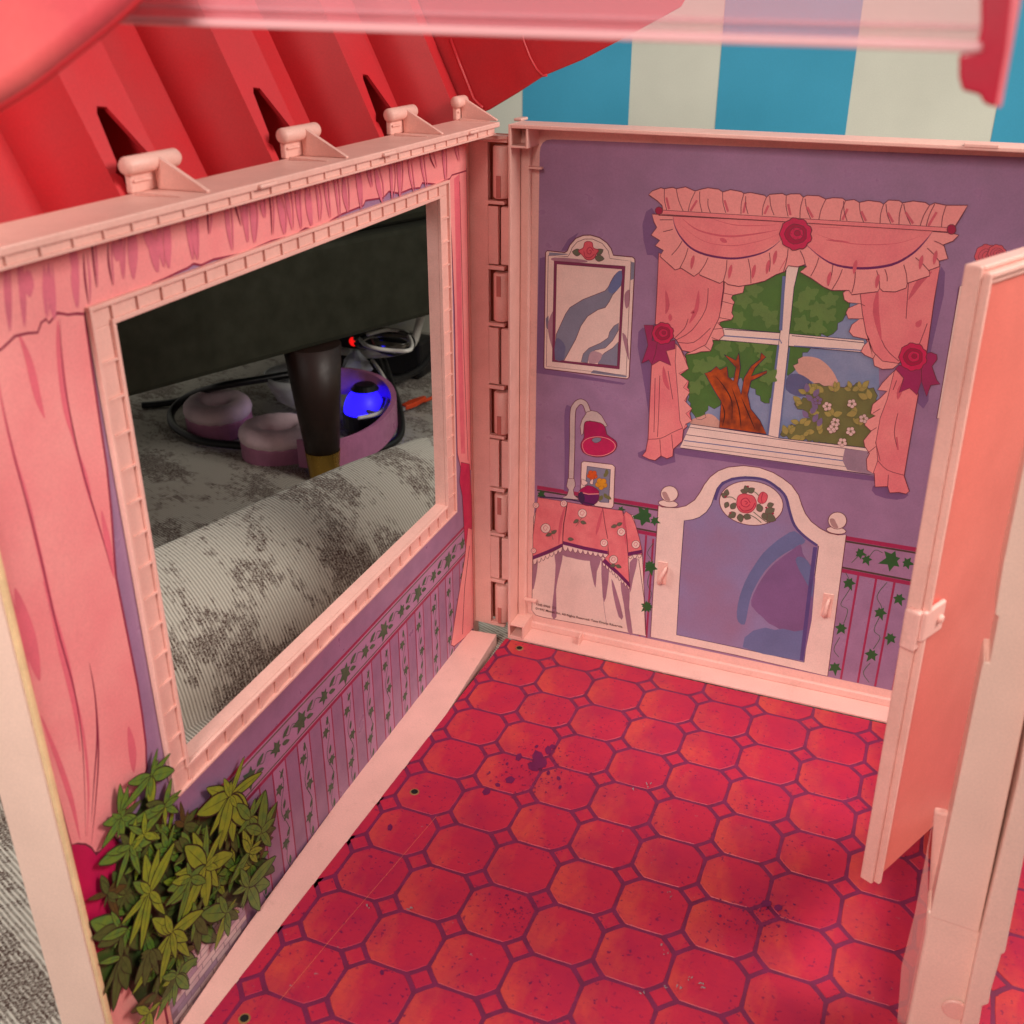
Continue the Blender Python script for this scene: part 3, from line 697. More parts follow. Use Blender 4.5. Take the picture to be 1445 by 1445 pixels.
clusters = [  # centre, list of tips (pixels of the enlarged view), tone
    ((235, 780), [(135, 810), (200, 690), (290, 700), (215, 850), (290, 900), (330, 740)], 3),
    ((620, 440), [(600, 320), (640, 360), (690, 350), (570, 420), (660, 420)], 3), ((1030, 520), [(1090, 320), (1060, 380), (1075, 460), (1000, 620), (960, 480), (1070, 500)], 3),
    ((300, 960), [(145, 920), (155, 1000), (180, 1040), (250, 870), (330, 900)], 1),
    ((330, 960), [(180, 1045), (200, 1010), (330, 1090), (400, 1060)], 1),
    ((300, 1100), [(190, 1130), (210, 1290), (260, 1370), (330, 1260), (350, 1180)], 2),
    ((300, 400), [(290, 230), (330, 240), (400, 310), (205, 430), (250, 380), (200, 550), (400, 430), (280, 500)], 1),
    ((447, 190), [(480, 50), (545, 75), (565, 160), (330, 225), (450, 350), (300, 360), (420, 300)], 1),
    ((515, 340), [(550, 200), (600, 260), (585, 370), (520, 440), (420, 330), (400, 480), (470, 400), (330, 430)], 1),
    ((340, 540), [(180, 630), (220, 580), (270, 750), (390, 680), (490, 480), (400, 560), (290, 480), (370, 400)], 1),
    ((410, 480), [(490, 500), (450, 440), (350, 560), (330, 440)], 0),
    ((640, 560), [(560, 520), (600, 470), (700, 430), (650, 650), (560, 640)], 2),
    ((845, 290), [(725, 250), (915, 90), (1005, 170), (675, 380), (935, 350), (860, 520), (820, 520), (920, 440), (740, 490), (790, 560)], 0),
    ((945, 400), [(1020, 260), (990, 400), (970, 300), (920, 440), (900, 520), (1000, 470)], 1),
    ((1000, 470), [(1080, 320), (1075, 450), (1020, 260), (1050, 540), (960, 560), (1070, 400)], 1),
    ((435, 770), [(410, 580), (480, 550), (560, 520), (420, 730), (290, 930), (330, 1040), (390, 1060), (510, 880), (350, 720)], 0),
    ((940, 570), [(905, 460), (1000, 510), (980, 620), (840, 730), (880, 640), (960, 470)], 0),
    ((715, 640), [(650, 470), (720, 430), (855, 580), (780, 740), (720, 850), (560, 680), (800, 460), (610, 540), (540, 830), (590, 930)], 0),
    ((640, 700), [(520, 760), (510, 840), (570, 940), (620, 620), (545, 720)], 1),
    ((760, 860), [(690, 900), (780, 930), (830, 760), (880, 830), (700, 850)], 2),
    ((930, 740), [(850, 780), (940, 680), (1040, 730), (990, 860), (900, 860), (880, 710), (1070, 590), (980, 700)], 1),
    ((820, 870), [(760, 1060), (830, 990), (885, 870), (870, 800), (770, 800), (880, 900), (690, 880)], 1),
    ((660, 900), [(680, 1070), (700, 940), (620, 940), (650, 820), (640, 1020)], 2),
    ((540, 970), [(340, 1280), (480, 1230), (630, 1090), (700, 860), (470, 980), (440, 900), (620, 1010), (560, 1100), (520, 890)], 0),
    ((430, 1060), [(350, 1230), (400, 1240), (380, 1100), (470, 1180)], 2),
    ((560, 1190), [(670, 1100), (625, 1220), (530, 1160), (490, 1240), (460, 1410), (520, 1340), (550, 1340), (600, 1120), (480, 1320)], 1),
    ((460, 1280), [(330, 1370), (440, 1420), (400, 1330), (480, 1340)], 3),
    ((420, 1370), [(350, 1450), (400, 1470), (440, 1460), (430, 1500)], 0),
]
extra = []
for (x, y) in ((560, 480), (690, 500), (620, 830), (480, 650), (790, 700), (700, 960), (380, 860), (600, 1090), (440, 1000), (880, 650), (400, 620), (640, 720), (500, 1180), (860, 470), (740, 820), (540, 560), (330, 780), (960, 640)):
    a0 = rs.uniform(0, 6)
    extra.append(((x, y), [(x+rs.uniform(70, 125)*math.cos(a0+q*.9), y+rs.uniform(90, 150)*math.sin(a0+q*.9)) for q in range(7)], rs.choice((0, 1, 1, 2))))
for c_, tips, tone in extra+clusters:
    for t_ in tips:
        tn = tone if rs.random() < .72 else min(3, max(0, tone+rs.choice((-1, 1))))
        if tn == 3 and tone != 3: tn = 1
        wleaf(c_, t_, LF[tn], rs.choice((.2, .25, .3, .36)))
    for q_ in range(3):
        a_ = rs.uniform(0, 6.28); l_ = rs.uniform(60, 110)
        wleaf(c_, (c_[0]+l_*math.cos(a_)*.8, c_[1]+l_*math.sin(a_)*1.1), LF[min(2, tone)], .3)

# flanges of the left panel
FLX = -1.33
mb = MB(); mb.box((FLX, yE, 9.74), (-2.12, 1.74, 9.82)); mb.build('top_rail', PINK, lwt, bev=.015)
mb = MB(); mb.box((FLX-.04, yE, 9.66), (FLX-.05, 1.6, 9.735)); mb.box((FLX-.01, yE, 9.635), (FLX-.05, 1.6, 9.66)); dr = mb.build('dentil_strip', PINK, lwt)
y = yE+.1
while y < 1.55:
    MB().box((FLX-.018, y, 9.662), (FLX-.039, y+.025, 9.738)).build('dentil', PINK, dr); y += .385
a0, a1, b0, b1 = ZP(0)(665, 889), ZP(0)(701, 895), LW(235, 1455), ZP(0)(270, 1465)
zz_ = ZP(.0)
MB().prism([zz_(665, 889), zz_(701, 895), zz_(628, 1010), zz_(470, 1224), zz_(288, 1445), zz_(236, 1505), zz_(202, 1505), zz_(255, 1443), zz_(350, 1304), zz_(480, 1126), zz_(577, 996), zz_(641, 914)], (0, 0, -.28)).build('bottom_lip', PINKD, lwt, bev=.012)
mb = MB(); mb.box((lx(yE)+.0, yE-.06, 0), (YP(yE)(93, 1445).x, yE, 9.74)); mb.build('front_flange', POSTM, lwt, bev=.02)
MB().box((lx(yE)+.05, yE-.04, .3), (lx(yE)-.02, yE+.02, 9.6)).build('edge_bead', mat('edge_cream', (246, 208, 160), .4), lwt, bev=.015)
MB().box((FLX, yE-.06, 9.5), (-2.68, yE, 9.82)).build('corner_block', PINK, lwt, bev=.015)
MB().box((-2.1, 1.55, .02), (-2.0, 1.9, 9.7)).build('side_return', PINK, lwt)

# hinge strip facing the room at the corner
YH = 1.75
hs = [(9.451, 8.593), (7.327, 6.465), (5.129, 4.301), (3.051, 2.236), (1.033, .161)]
X0, XA, XB, XC, XD, XE = -2.02, -1.56, -1.47, -1.365, -1.325, -1.195
mb = MB(); mb.box((X0, YH, .05), (XA, YH+.12, 9.5))
prev = 9.5
def rz(a_, b_, x0, x1, mb_): mb_.box((x0, YH, a_), (x1, YH+.12, b_))
for i, (t, b) in enumerate(hs):
    gap = prev if i else 9.5
    if i:
        rz(t+.14, hs[i-1][1]-.14, XA, XC-.01, mb)
    prev = b
mb.box((XA, YH, 9.5), (-1.36, YH+.12, 9.52)); mb.box((XA, YH, .05), (XC, YH+.12, .13))
for (t, b) in hs:
    mb.box((XA-.002, YH-.03, t+.05), (-1.25, YH+.09, t+.12)); mb.box((XA-.002, YH-.03, b-.1), (-1.25, YH+.09, b-.04))
mb.build('hinge_strip', PINK, lwt, bev=.018)
mb = MB(); mb.box((X0, YH-.02, 9.5), (-1.2, YH+.2, 9.6)); mb.add([(-2.0, 1.2, 9.56), (-1.1, YH, 9.56), (-2.0, YH, 9.56)], [[0, 1, 2]]); mb.build('corner_gusset', PINK, lwt)
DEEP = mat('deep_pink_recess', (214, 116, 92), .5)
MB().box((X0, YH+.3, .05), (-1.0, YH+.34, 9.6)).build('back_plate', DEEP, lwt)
for t, b in hs:
    kn = MB().tube([(XB+.14, YH+.06, b), (XB+.14, YH+.06, b+.03), (XB+.14, YH+.06, t-.03), (XB+.14, YH+.06, t)], [.12, .145, .145, .12], 24).build('hinge_knuckle', PINK, lwt, smooth=False)
    for p in kn.data.polygons: p.use_smooth = len(p.vertices) == 4
    sgn = b+.02 if hs.index((t, b)) in (0, 2, 4) else t-.4
    MB().box((XB+.1, YH-.095, sgn), (XB+.18, YH-.06, sgn+.36)).build('slot', DEEP if False else mat('slot_pink', (196, 112, 102), .5), kn)

# clips that hold the roof
for kx, (y0) in enumerate((-5.95, -3.1, -.3, 2.0-.2)):
    cl = thing('roof_clip', ['roof clip nearest the camera, fully exposed beside the first dark notch', 'second roof clip from the camera, at the second dark notch', 'third roof clip from the camera, at the small third notch', 'roof clip farthest from the camera, at the end of the rail'][kx], 'clip', (-2.1, y0, 9.82), group='pale pink clips along the top rail')
    L2 = .42 if kx < 3 else .2
    X = -2.08
    ring = []
    mb = MB(); mb.tube([(X, y0-L2, 10.10), (X, y0-L2+.04, 10.10), (X, y0+L2-.04, 10.10), (X, y0+L2, 10.10)], [.07, .095, .095, .07], 20); mb.build('barrel', PINK, cl, smooth=True)
    MB().box((X-.08, y0-L2+.08, 9.82), (X+.0, y0+.12, 10.08)).build('stem', PINK, cl, bev=.02)
    MB().box((X, y0-L2+.1, 9.93), (X+.03, y0-.05, 9.96)).build('stem_ridge', PINK, cl, bev=.01)
    MB().prism([(X+.0, y0+.02, 10.14), (X+.08, y0+.02, 10.15), (-1.42, y0+.02, 9.84), (-1.42, y0+.02, 9.821), (X+.03, y0+.02, 9.821)], (0, .06, 0)).build('gusset', PINK, cl, bev=.01)
    MB().prism([(X+.08, y0-L2, 9.822), (X+.1, y0-L2, 9.86), (-1.5, y0-L2+.1, 9.83), (-1.5, y0-L2+.1, 9.822)], (0, .03, 0)).build('foot', PINK, cl)
    MB().box((FLX-.1, y0+.78, 9.75), (FLX+.05, y0+1.1, 9.80)).build('catch', PINK, cl, bev=.02)

# ================================================================== ROOF
roof = thing('roof_panel', 'corrugated bright red plastic roof panel tilted outward above the side wall', 'toy roof', (-2.15, -3, 9.8))
u = V((-.43, 0, .9)).normalized(); nr = V((.9, 0, .43)).normalized()
E0 = V((-2.16, 0, 9.8)); PER = 2.77; LEN = 5.5
mb = MB(); DB = -.75
def rp(y, off, s_): return V((E0.x, y, E0.z))+nr*off+u*s_
HV = .85
for k in range(-2, 4):
    ya = -6.38+PER*k
    segs = [(ya-.22, -HV, ya, 0), (ya, 0, ya+.82, 0), (ya+.82, 0, ya+1.0, -HV), (ya+1.0, -HV, ya+PER-.22, -HV)]
    for (y0, o0, y1, o1) in segs:
        if y0 > 1.95: continue
        y1 = min(y1, 2.25)
        if o0 == 0 and o1 == 0 and k >= 0:   # crest with the notch for the clip
            s0 = -.25; c = ya+.45
            pts = [(y0, s0), (c-.32, s0), (c-.30, .2), (c-.36, .24), (c-.27, .34), (c-.2, .86), (c-.15, .93), (c-.02, .91), (c+.24, .40), (c+.34, .3), (c+.34, s0), (y1, s0), (y1, LEN), (y0, LEN)]
            if y1 > 2: pts = [(y0, s0), (y1, s0), (y1, LEN), (y0, LEN)]
            f = [rp(a_, 0, b_) for a_, b_ in pts]
        else: f = [rp(y0, o0, -.5), rp(y1, o1, -.5), rp(y1, o1, LEN), rp(y0, o0, LEN)]
        mb.add(f, [list(range(len(f)))])
ro = mb.build('corrugated_sheet', REDROOF, roof); so = ro.modifiers.new('t', 'SOLIDIFY'); so.thickness = .05; so.offset = -1
mb = MB(); mb.prism([rp(-12.5, -.98, -.6), rp(2.4, -.98, -.6), rp(2.4, -.98, LEN), rp(-12.5, -.98, LEN)], -nr*.06); mb.build('roof_backing', REDROOF, roof)
mb = MB(); e = YP(2.3)
mb.prism([e(545, 60), e(590, 175), e(677, 160), e(690, 155), e(730, 131), e(767, 107), e(820, 85), e(872, 58), e(960, 10), e(1000, -60), e(520, -60)], (0, .07, 0)); mb.build('end_flap', REDROOF, roof, bev=.02)
mb = MB(); e = YP(2.22); mb.tube([e(735, 40), e(739, 59), e(748, 82), e(757, 98), e(766, 107), e(772, 106)], .022, 8); mb.tube([e(635, 55), e(650, 95), e(668, 140), e(678, 150), (e(681, 152))], .03, 8); mb.build('flap_ridge', REDROOF, roof, smooth=True)

# ================================================================== BACK WALL PANEL
bwt = thing('back_wall_panel', 'pink tray-like back wall printed with mirror, curtained window and headboard on purple', 'toy wall', (-1.07, 1.46, 0))
XL, XR_, ZB, ZT, YF, YB = -1.07, 10.5, .0, 9.82, 1.46, 2.0
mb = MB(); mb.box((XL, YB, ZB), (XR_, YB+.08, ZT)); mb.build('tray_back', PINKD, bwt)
MB().box((XL, YF, ZB), (XL+.05, YB, ZT)).build('left_flange', PINK, bwt, bev=.012)
MB().box((XL+.05, YF, ZT-.06), (XR_, YB, ZT)).build('top_flange', PINK, bwt, bev=.012)
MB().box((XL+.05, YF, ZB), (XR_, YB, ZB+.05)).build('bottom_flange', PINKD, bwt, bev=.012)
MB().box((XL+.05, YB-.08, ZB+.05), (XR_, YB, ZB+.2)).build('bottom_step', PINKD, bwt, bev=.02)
MB().box((XL+.05, YB-.12, .3), (XL+.22, YB, ZT-.1)).build('side_step', PINK, bwt, bev=.03)
for zz in (ZT-.36, ZB+.05):
    mb = MB(); x0, x1, z0, z1 = XL+.05, XL+.34, zz, zz+.3
    mb.box((x1-.035, YF, z0), (x1, YB, z1)); mb.box((x0, YF, z0), (x1-.035, YB, z0+.035) if zz > 1 else (x1-.035, YB, z0+.03))
    if zz < 1: mb.box((x0, YF, z1-.035), (x1-.035, YB, z1))
    mb.build('corner_socket', PINK, bwt, bev=.008)
for (x, z) in ((-.86, 9.1), (-.86, .75)): MB().box((x, YB-.2, z), (x+.25, YB-.11, z+.03)).build('moulding_tick', PINK, bwt)
MB().box((.35, YB-.3, .05), (.38, YB-.079, .22)).build('moulding_tick', PINK, bwt)
MB().box((5.8, YF-.02, ZT-.02), (6.25, YF+.1, ZT+.03)).build('top_catch', PINK, bwt, bev=.01)

NB = V((0, -1, 0))
def sheet(pts): return cr2(pts, 3)
st = Art(BW, NB, base=.003)
# sticker sheet with rounded corners, slightly skewed as it is stuck on
c = [BW(762, 196), BW(752, 866), BW(1300, 983), BW(1700, 1070), BW(1700, 245), BW(1445, 222)]
stp = []
def rnd(p, q, r, rad=.22):
    a_ = (p-q).normalized(); b_ = (r-q).normalized()
    return [q+a_*rad*(1-t)**2+b_*rad*t**2 for t in (0, .25, .5, .75, 1)]
pts = rnd(c[5], c[0], c[1])+rnd(c[0], c[1], c[2])+c[2:6]
ob('wallpaper_sticker', [p+NB*.004 for p in pts], [list(range(len(pts)))], PURP, bwt)
SH = mat('print_purple_shadow', (126, 88, 132), .45, .04, 2)
BWH = mat('print_white', (238, 206, 196), .38, .03, 3); BCR = mat('print_cream', (238, 202, 192), .45, .03, 3)  # pink bounce light is partly put into these print whites
PCU = mat('print_window_curtain', (236, 136, 136), .38, .05, 2, col2=(226, 116, 124)); PCL = mat('print_window_curtain_light', (240, 152, 148), .42, .03, 2); PCD = mat('print_window_curtain_deep', (214, 92, 108), .45)
SKYM = mat('print_sky', (140, 146, 176), .42, .05, 2, col2=(116, 130, 166)); GB = mat('print_grey_blue', (132, 128, 148), .45, .05, 2)
TG = mat('print_tree_green', (78, 116, 52), .5, .06, 3); TG2 = mat('print_tree_green_light', (100, 130, 66), .5, .06, 3)
TRK = mat('print_trunk', (186, 78, 22), .5, .1, 6, col2=(110, 40, 18)); BU = mat('print_bush', (116, 114, 66), .5, .06, 4); BU2 = mat('print_bush_light', (168, 150, 82), .5, .06, 4)
ROSE = mat('print_rose', (206, 34, 84), .45); ROSE2 = mat('print_rose_dark', (168, 20, 66), .45); RP = mat('print_rose_pink', (222, 92, 104), .45)
BOW = mat('print_bow', (160, 42, 92), .45); MAG = mat('print_magenta', (176, 14, 84), .45, .08, 4); BL = mat('print_blue_purple', (140, 126, 166), .38, .06, 1.2, col2=(146, 114, 146)); BL2 = mat('print_slate', (106, 114, 158), .45, .06, 1.5); DL = mat('print_dark_line', (62, 34, 74), .5)
LG2 = mat('print_leaf_small', (104, 104, 84), .5); ORA = mat('print_orange', (222, 88, 26), .5); YEL = mat('print_yellow', (224, 150, 30), .5); PUR2 = mat('print_grape', (106, 24, 92), .5); VIV = mat('print_vine_green', (44, 92, 48), .5, .06, 4)

# ivy band and stripes
bd = Art(BW, NB, base=.006)
z1 = [BW(745, 687), BW(1290, 775)]
def xz(x, z): return V((x, 2.0, z))
class BArt(Art):
    def P(s, p): return V((p[0], 2.0, p[1]))
bq = BArt(None, NB, base=.006)
def zof(px, py): return BW(px, py)
def lineeq(p, q): 
    A_, B_ = BW(*p), BW(*q); return lambda x: A_.z+(B_.z-A_.z)*(x-A_.x)/(B_.x-A_.x)
top = lineeq((755, 685), (1286, 772)); bot = lineeq((900, 747), (1279, 819))
X1, X2 = -.68, 8.5
def band(f, dz, h, M, x1=X1, x2=X2): bq.fill([(x1, f(x1)+dz), (x2, f(x2)+dz), (x2, f(x2)+dz+h), (x1, f(x1)+dz+h)], M)
LAVB = mat('print_lavender_dim', (166, 122, 156), .45)
bq.fill([(X1, bot(X1)), (X2, bot(X2)), (X2, top(X2)), (X1, top(X1))], LAVB)
band(top, -.07, .08, MAR); band(top, -.11, .035, mat('print_green_dim', (76, 60, 50), .5)); band(bot, 0, .035, MATS['print_green_dim']); band(bot, -.08, .075, MAR)
stb_ = lineeq((752, 866), (1300, 983))
def stb(x): return stb_(x)+.01
for px_, w_ in ((30, 1),):
    pass
for (pa_, pb_) in (((1212, 808), (1188, 958)), ((1237, 814), (1212, 964)), ((1263, 818), (1236, 970)), ((912, 755), (906, 885)), ((922, 760), (918, 885)), ((1289, 824), (1262, 975)), ((1315, 829), (1288, 980))):
    A_, B_ = BW(*pa_), BW(*pb_); bq.fill([(A_.x-.018, A_.z), (A_.x+.018, A_.z), (A_.x+.018, stb(A_.x)), (A_.x-.018, stb(A_.x))], MAR)
bq.build('printed_wainscot', bwt)
vi = Art(BW, NB, z=(900, 650, 3.6125), base=.012)
for (cx, cy, r_, a_) in ((1075, 620, 48, 1.2), (1040, 850, 46, 2.2), (1005, 1050, 48, 1.5), (1235, 770, 48, 1.3), (1195, 985, 50, 2.2), (1300, 505, 78, 2.9), (1130, 470, 42, .3), (1165, 500, 40, 1.2), (40, 285, 66, 3.0), (65, 540, 50, 1.4), (50, 740, 45, 2.4), (1370, 520, 45, .2), (1330, 700, 46, 1.2), (1290, 900, 46, 2)):
    vi.ivy((cx, cy), r_, a_, VIV)
for p in ([(1060, 570), (1085, 640), (1035, 730), (1070, 760), (1050, 830)], [(1030, 900), (1000, 960), (1025, 1000)], [(1270, 620), (1220, 690), (1245, 760), (1205, 860), (1235, 900), (1200, 960)], [(1185, 1030), (1150, 1080), (1180, 1130)], [(80, 420), (50, 470), (75, 520), (50, 620), (70, 680), (45, 740)], [(1180, 490), (1210, 455), (1250, 470)], [(1090, 520), (1110, 500), (1130, 480)]):
    vi.line(p, .01, VIV, sm=5)
vi.z = (740, 550, 3.905)
for (cx, cy, r_, a_) in ((90, 575, 38, .5), (665, 690, 75, 3.0), (715, 720, 40, .4), (530, 660, 30, 0), (690, 960, 42, 1.4), (680, 1190, 42, 2)): vi.ivy((cx, cy), r_, a_, VIV)
vi.build('printed_ivy', bwt)

# mirror
mi_ = Art(BW, NB, z=(740, 250, 4.815), base=.016)
mi_.fill([(105, 550), (150, 540), (140, 1300), (690, 1400), (672, 1410), (82, 1330), (95, 800)], SH, sm=0)
mi_.fill([(250, 500), (300, 420), (370, 375), (330, 440), (285, 500)], SH); 
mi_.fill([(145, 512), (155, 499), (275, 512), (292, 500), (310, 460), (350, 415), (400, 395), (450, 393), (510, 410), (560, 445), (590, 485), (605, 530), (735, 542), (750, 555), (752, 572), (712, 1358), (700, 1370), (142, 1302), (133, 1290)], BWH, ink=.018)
for q_ in ([(170, 510), (285, 520), (300, 525), (165, 535)], [(727, 575), (750, 580), (744, 690), (722, 700)], [(145, 960), (165, 940), (165, 1040), (150, 1020)], [(470, 1310), (700, 1350), (690, 1360), (450, 1330)]): mi_.fill(q_, GB)
for q_ in ([(205, 545), (400, 560), (412, 580), (205, 570)], [(160, 1000), (205, 910), (205, 1160), (180, 1130)], [(680, 800), (715, 765), (715, 860), (690, 890)], [(665, 1060), (690, 1180), (712, 1240), (700, 1100)]): mi_.fill(q_, mat('print_lilac_shade', (176, 124, 140), .45), sm=3)
mi_.line([(163, 530), (295, 540), (312, 515), (325, 480), (360, 440), (410, 420), (465, 420), (530, 450), (570, 500), (582, 552), (725, 570), (692, 1345), (150, 1285)], .009, closed=True)
fro_ = mi_.build('printed_mirror', bwt)
mi_ = Art(BW, NB, z=(740, 250, 4.815), base=.034)
PF = mat('print_plum', (128, 44, 84), .45)
mi_.fill([(203, 568), (686, 604), (646, 1304), (190, 1252)], PF, ink=.008)
mi_.fill([(221, 590), (665, 625), (633, 1284), (207, 1240)], BCR, ink=.008)
mi_.fill([(662, 633), (640, 640), (612, 668), (590, 705), (572, 745), (548, 772), (400, 830), (310, 885), (280, 930), (216, 1070), (208, 1238), (270, 1245), (350, 1100), (385, 1010), (430, 945), (500, 900), (550, 885), (575, 850), (600, 800), (657, 735)], GB, ink=.01)
mi_.fill([(662, 633), (620, 660), (580, 730), (570, 770), (600, 790), (657, 735)], BL2, sm=2)
mi_.fill([(213, 1100), (250, 1105), (280, 1150), (275, 1200), (265, 1240), (209, 1238)], mat('print_blue_grey_deep', (108, 104, 138), .45), sm=2)
mi_.fill([(641, 990), (610, 1010), (580, 1050), (570, 1090), (520, 1125), (440, 1160), (400, 1200), (386, 1255), (430, 1262), (440, 1210), (480, 1175), (550, 1160), (600, 1110), (640, 1040)], GB, ink=.008)
mi_.fill([(638, 1120), (600, 1160), (550, 1190), (510, 1225), (500, 1268), (632, 1282)], GB, ink=.008)
mi_.fill([(465, 1180), (510, 1190), (530, 1210), (500, 1260), (440, 1262), (440, 1210)], mat('print_lilac_pale', (186, 146, 156), .45), sm=2)
mi_.leaf((385, 515), 60, 3.3, LG2, w=.7); mi_.leaf((485, 520), 60, -.5, LG2, w=.6); mi_.leaf((480, 545), 65, .15, LG2, w=.6)
mi_.fill([(400, 480), (410, 445), (435, 436), (462, 445), (470, 480), (505, 495), (490, 520), (475, 550), (450, 562), (420, 558), (395, 530), (368, 500)], RP, sm=3, ink=.012, inkm=ROSE2)
mi_.line([(470, 500), (450, 475), (428, 490), (430, 515), (450, 520), (455, 500), (442, 497)], .012, ROSE2, sm=4); mi_.line([(405, 500), (415, 540), (450, 545), (478, 520)], .01, ROSE2, sm=4)
mi_.build('mirror_glass', fro_)
# sliver of a second mirror behind the door
m2 = Art(BW, NB, base=.016); m2.fill([(1352, 405), (1362, 405), (1330, 640), (1319, 640)], SH)
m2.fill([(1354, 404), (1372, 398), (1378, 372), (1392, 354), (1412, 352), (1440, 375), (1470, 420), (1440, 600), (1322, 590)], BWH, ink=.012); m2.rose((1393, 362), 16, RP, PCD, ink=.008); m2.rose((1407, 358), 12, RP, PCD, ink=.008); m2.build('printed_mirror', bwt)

# window
WS = (900, 250, 3.0104); dy = 200*3.0104
def c2(p): return (p[0], p[1]+dy)
wi = Art(BW, NB, z=WS, base=.014)
for q_ in ([(60, 130), (20, 200), (40, 330), (85, 350), (75, 620), (20, 640), (0, 720), (60, 1100), (0, 1170), (30, 1200), (160, 1210), (120, 900), (110, 300)], [(1290, 380), (1300, 500), (1240, 760), (1235, 950), (1190, 960), (1180, 700)], [(1000, 1310), (1010, 1350), (1100, 1370), (1150, 1350), (1100, 1300)], [(150, 1150), (300, 1170), (1000, 1270), (1000, 1290), (180, 1180)]): wi.fill(q_, SH, sm=2)
wi.fill([(300, 360), (1020, 420), (1030, 1260), (180, 1060)], SKYM)
CLD = mat('print_cloud', (214, 160, 146), .45, .04, 3)
wi.fill([c2(p) for p in ((655, 180), (700, 160), (760, 165), (800, 190), (830, 225), (850, 265), (860, 300), (800, 310), (740, 265), (690, 240))], CLD, sm=3)
wi.fill([c2(p) for p in ((640, 240), (690, 235), (740, 270), (740, 310), (690, 330), (630, 300))], mat('print_sky_deep', (98, 98, 138), .45), sm=3)
wi.fill([c2(p) for p in ((225, 445), (235, 425), (265, 415), (300, 402), (330, 415), (360, 450), (380, 475))], CLD, sm=2)
pan = wi.build('printed_window', bwt)
tr = Art(BW, NB, z=WS, base=.022)
def jag(pts, amp, rnd_=random.Random(5)):
    out = []
    for i, a_ in enumerate(pts):
        b_ = pts[(i+1) % len(pts)]; L_ = math.hypot(b_[0]-a_[0], b_[1]-a_[1]); n_ = max(1, int(L_/28))
        nx, ny = -(b_[1]-a_[1])/max(L_, 1), (b_[0]-a_[0])/max(L_, 1)
        for k_ in range(n_):
            t = k_/n_; x = a_[0]+(b_[0]-a_[0])*t; y = a_[1]+(b_[1]-a_[1])*t
            out.append((x, y)); t2 = (k_+.5)/n_; out.append((a_[0]+(b_[0]-a_[0])*t2-nx*amp*rnd_.uniform(.5, 1.2), a_[1]+(b_[1]-a_[1])*t2-ny*amp*rnd_.uniform(.5, 1.2)))
    return out
tr.fill(jag([(360, 380), (640, 350), (800, 430), (880, 480), (900, 540), (880, 590), (850, 620), (830, 665), (780, 665), (735, 725), (700, 745), (660, 800), (655, 830), (620, 830), (560, 940), (540, 960), (500, 900), (470, 870), (440, 850), (330, 850), (350, 970), (300, 970), (270, 1030), (240, 1010), (225, 960), (215, 900), (180, 830), (215, 740), (300, 690)], 12), TG, ink=.008, inkm=DL)
rs2 = random.Random(11)
for (x, y) in ((450, 520), (520, 560), (560, 600), (430, 600), (490, 480), (700, 540), (760, 560), (810, 590), (730, 500), (820, 520), (370, 720), (450, 700), (520, 720), (330, 790), (270, 800), (250, 890), (300, 850), (540, 760), (560, 850), (700, 620), (760, 640)):
    a0_ = rs2.random()*6
    for q_ in range(5): tr.leaf((x, y), rs2.uniform(32, 50), a0_+q_*1.25, TG2, w=.6, ink=0)
tr.fill([c2(p) for p in ((347, 460), (355, 350), (330, 310), (285, 230), (310, 222), (335, 200), (350, 215), (380, 200), (385, 245), (408, 262), (418, 205), (368, 150), (400, 165), (418, 175), (430, 143), (437, 205), (425, 275), (440, 320), (452, 250), (482, 200), (520, 170), (525, 142), (545, 160), (500, 205), (482, 242), (550, 218), (548, 230), (482, 262), (468, 320), (480, 380), (520, 430), (547, 488))], TRK, ink=.012, inkm=DL)
for p in ([(355, 350), (370, 400), (360, 455)], [(400, 290), (430, 380), (440, 470)], [(330, 240), (370, 290), (400, 350), (400, 440)], [(440, 330), (470, 400), (500, 470)]): tr.line([c2(q_) for q_ in p], .022, mat('print_bark_dark', (70, 24, 20), .5), sm=4, taper=True)
tr.build('printed_tree', pan)
bu = Art(BW, NB, z=WS, base=.060)
bu.fill([c2(p) for p in jag([(605, 492), (640, 465), (700, 440), (735, 420), (705, 385), (665, 360), (720, 335), (710, 300), (745, 275), (790, 285), (830, 310), (880, 290), (950, 280), (1010, 310), (1020, 560)], 14, random.Random(8))], BU, ink=.008, inkm=DL)
for i in range(46):
    e = [(640, 480), (700, 450), (690, 365), (730, 320), (780, 300), (840, 300), (900, 300), (950, 290), (980, 330), (760, 390), (820, 400), (920, 390), (760, 480), (700, 490), (930, 440)][i % 15]
    bu.leaf(c2((e[0]+rs2.uniform(-15, 15), e[1]+rs2.uniform(-12, 12))), rs2.uniform(28, 48), rs2.uniform(-2.9, -.2) if i % 15 < 9 else rs2.uniform(0, 6.3), BU2, w=.5, ink=.005, inkm=BU)
LIL = mat('print_lilac_flower', (128, 104, 142), .5); FLW = mat('print_white_flower', (226, 190, 182), .5)
for i in range(9): bu.leaf(c2((735+rs2.uniform(-20, 40), 310+i*18)), 40, rs2.uniform(-2.5, -.5), LIL, w=.5, ink=0)
for (x, y, M) in ((765, 345, LIL), (805, 370, FLW), (910, 358, FLW), (960, 422, FLW), (840, 437, FLW), (905, 475, FLW), (825, 465, FLW), (870, 522, FLW), (835, 455, FLW)):
    for q_ in range(5):
        a_ = q_*1.257+x; bu.oval(c2((x+12*math.cos(a_), y+12*math.sin(a_))), 9, 8, M, n=9, ink=.005)
    bu.oval(c2((x, y)), 4, 4, BU, n=6)
bu.build('printed_bush', pan)
mu = Art(BW, NB, z=WS, base=.12)
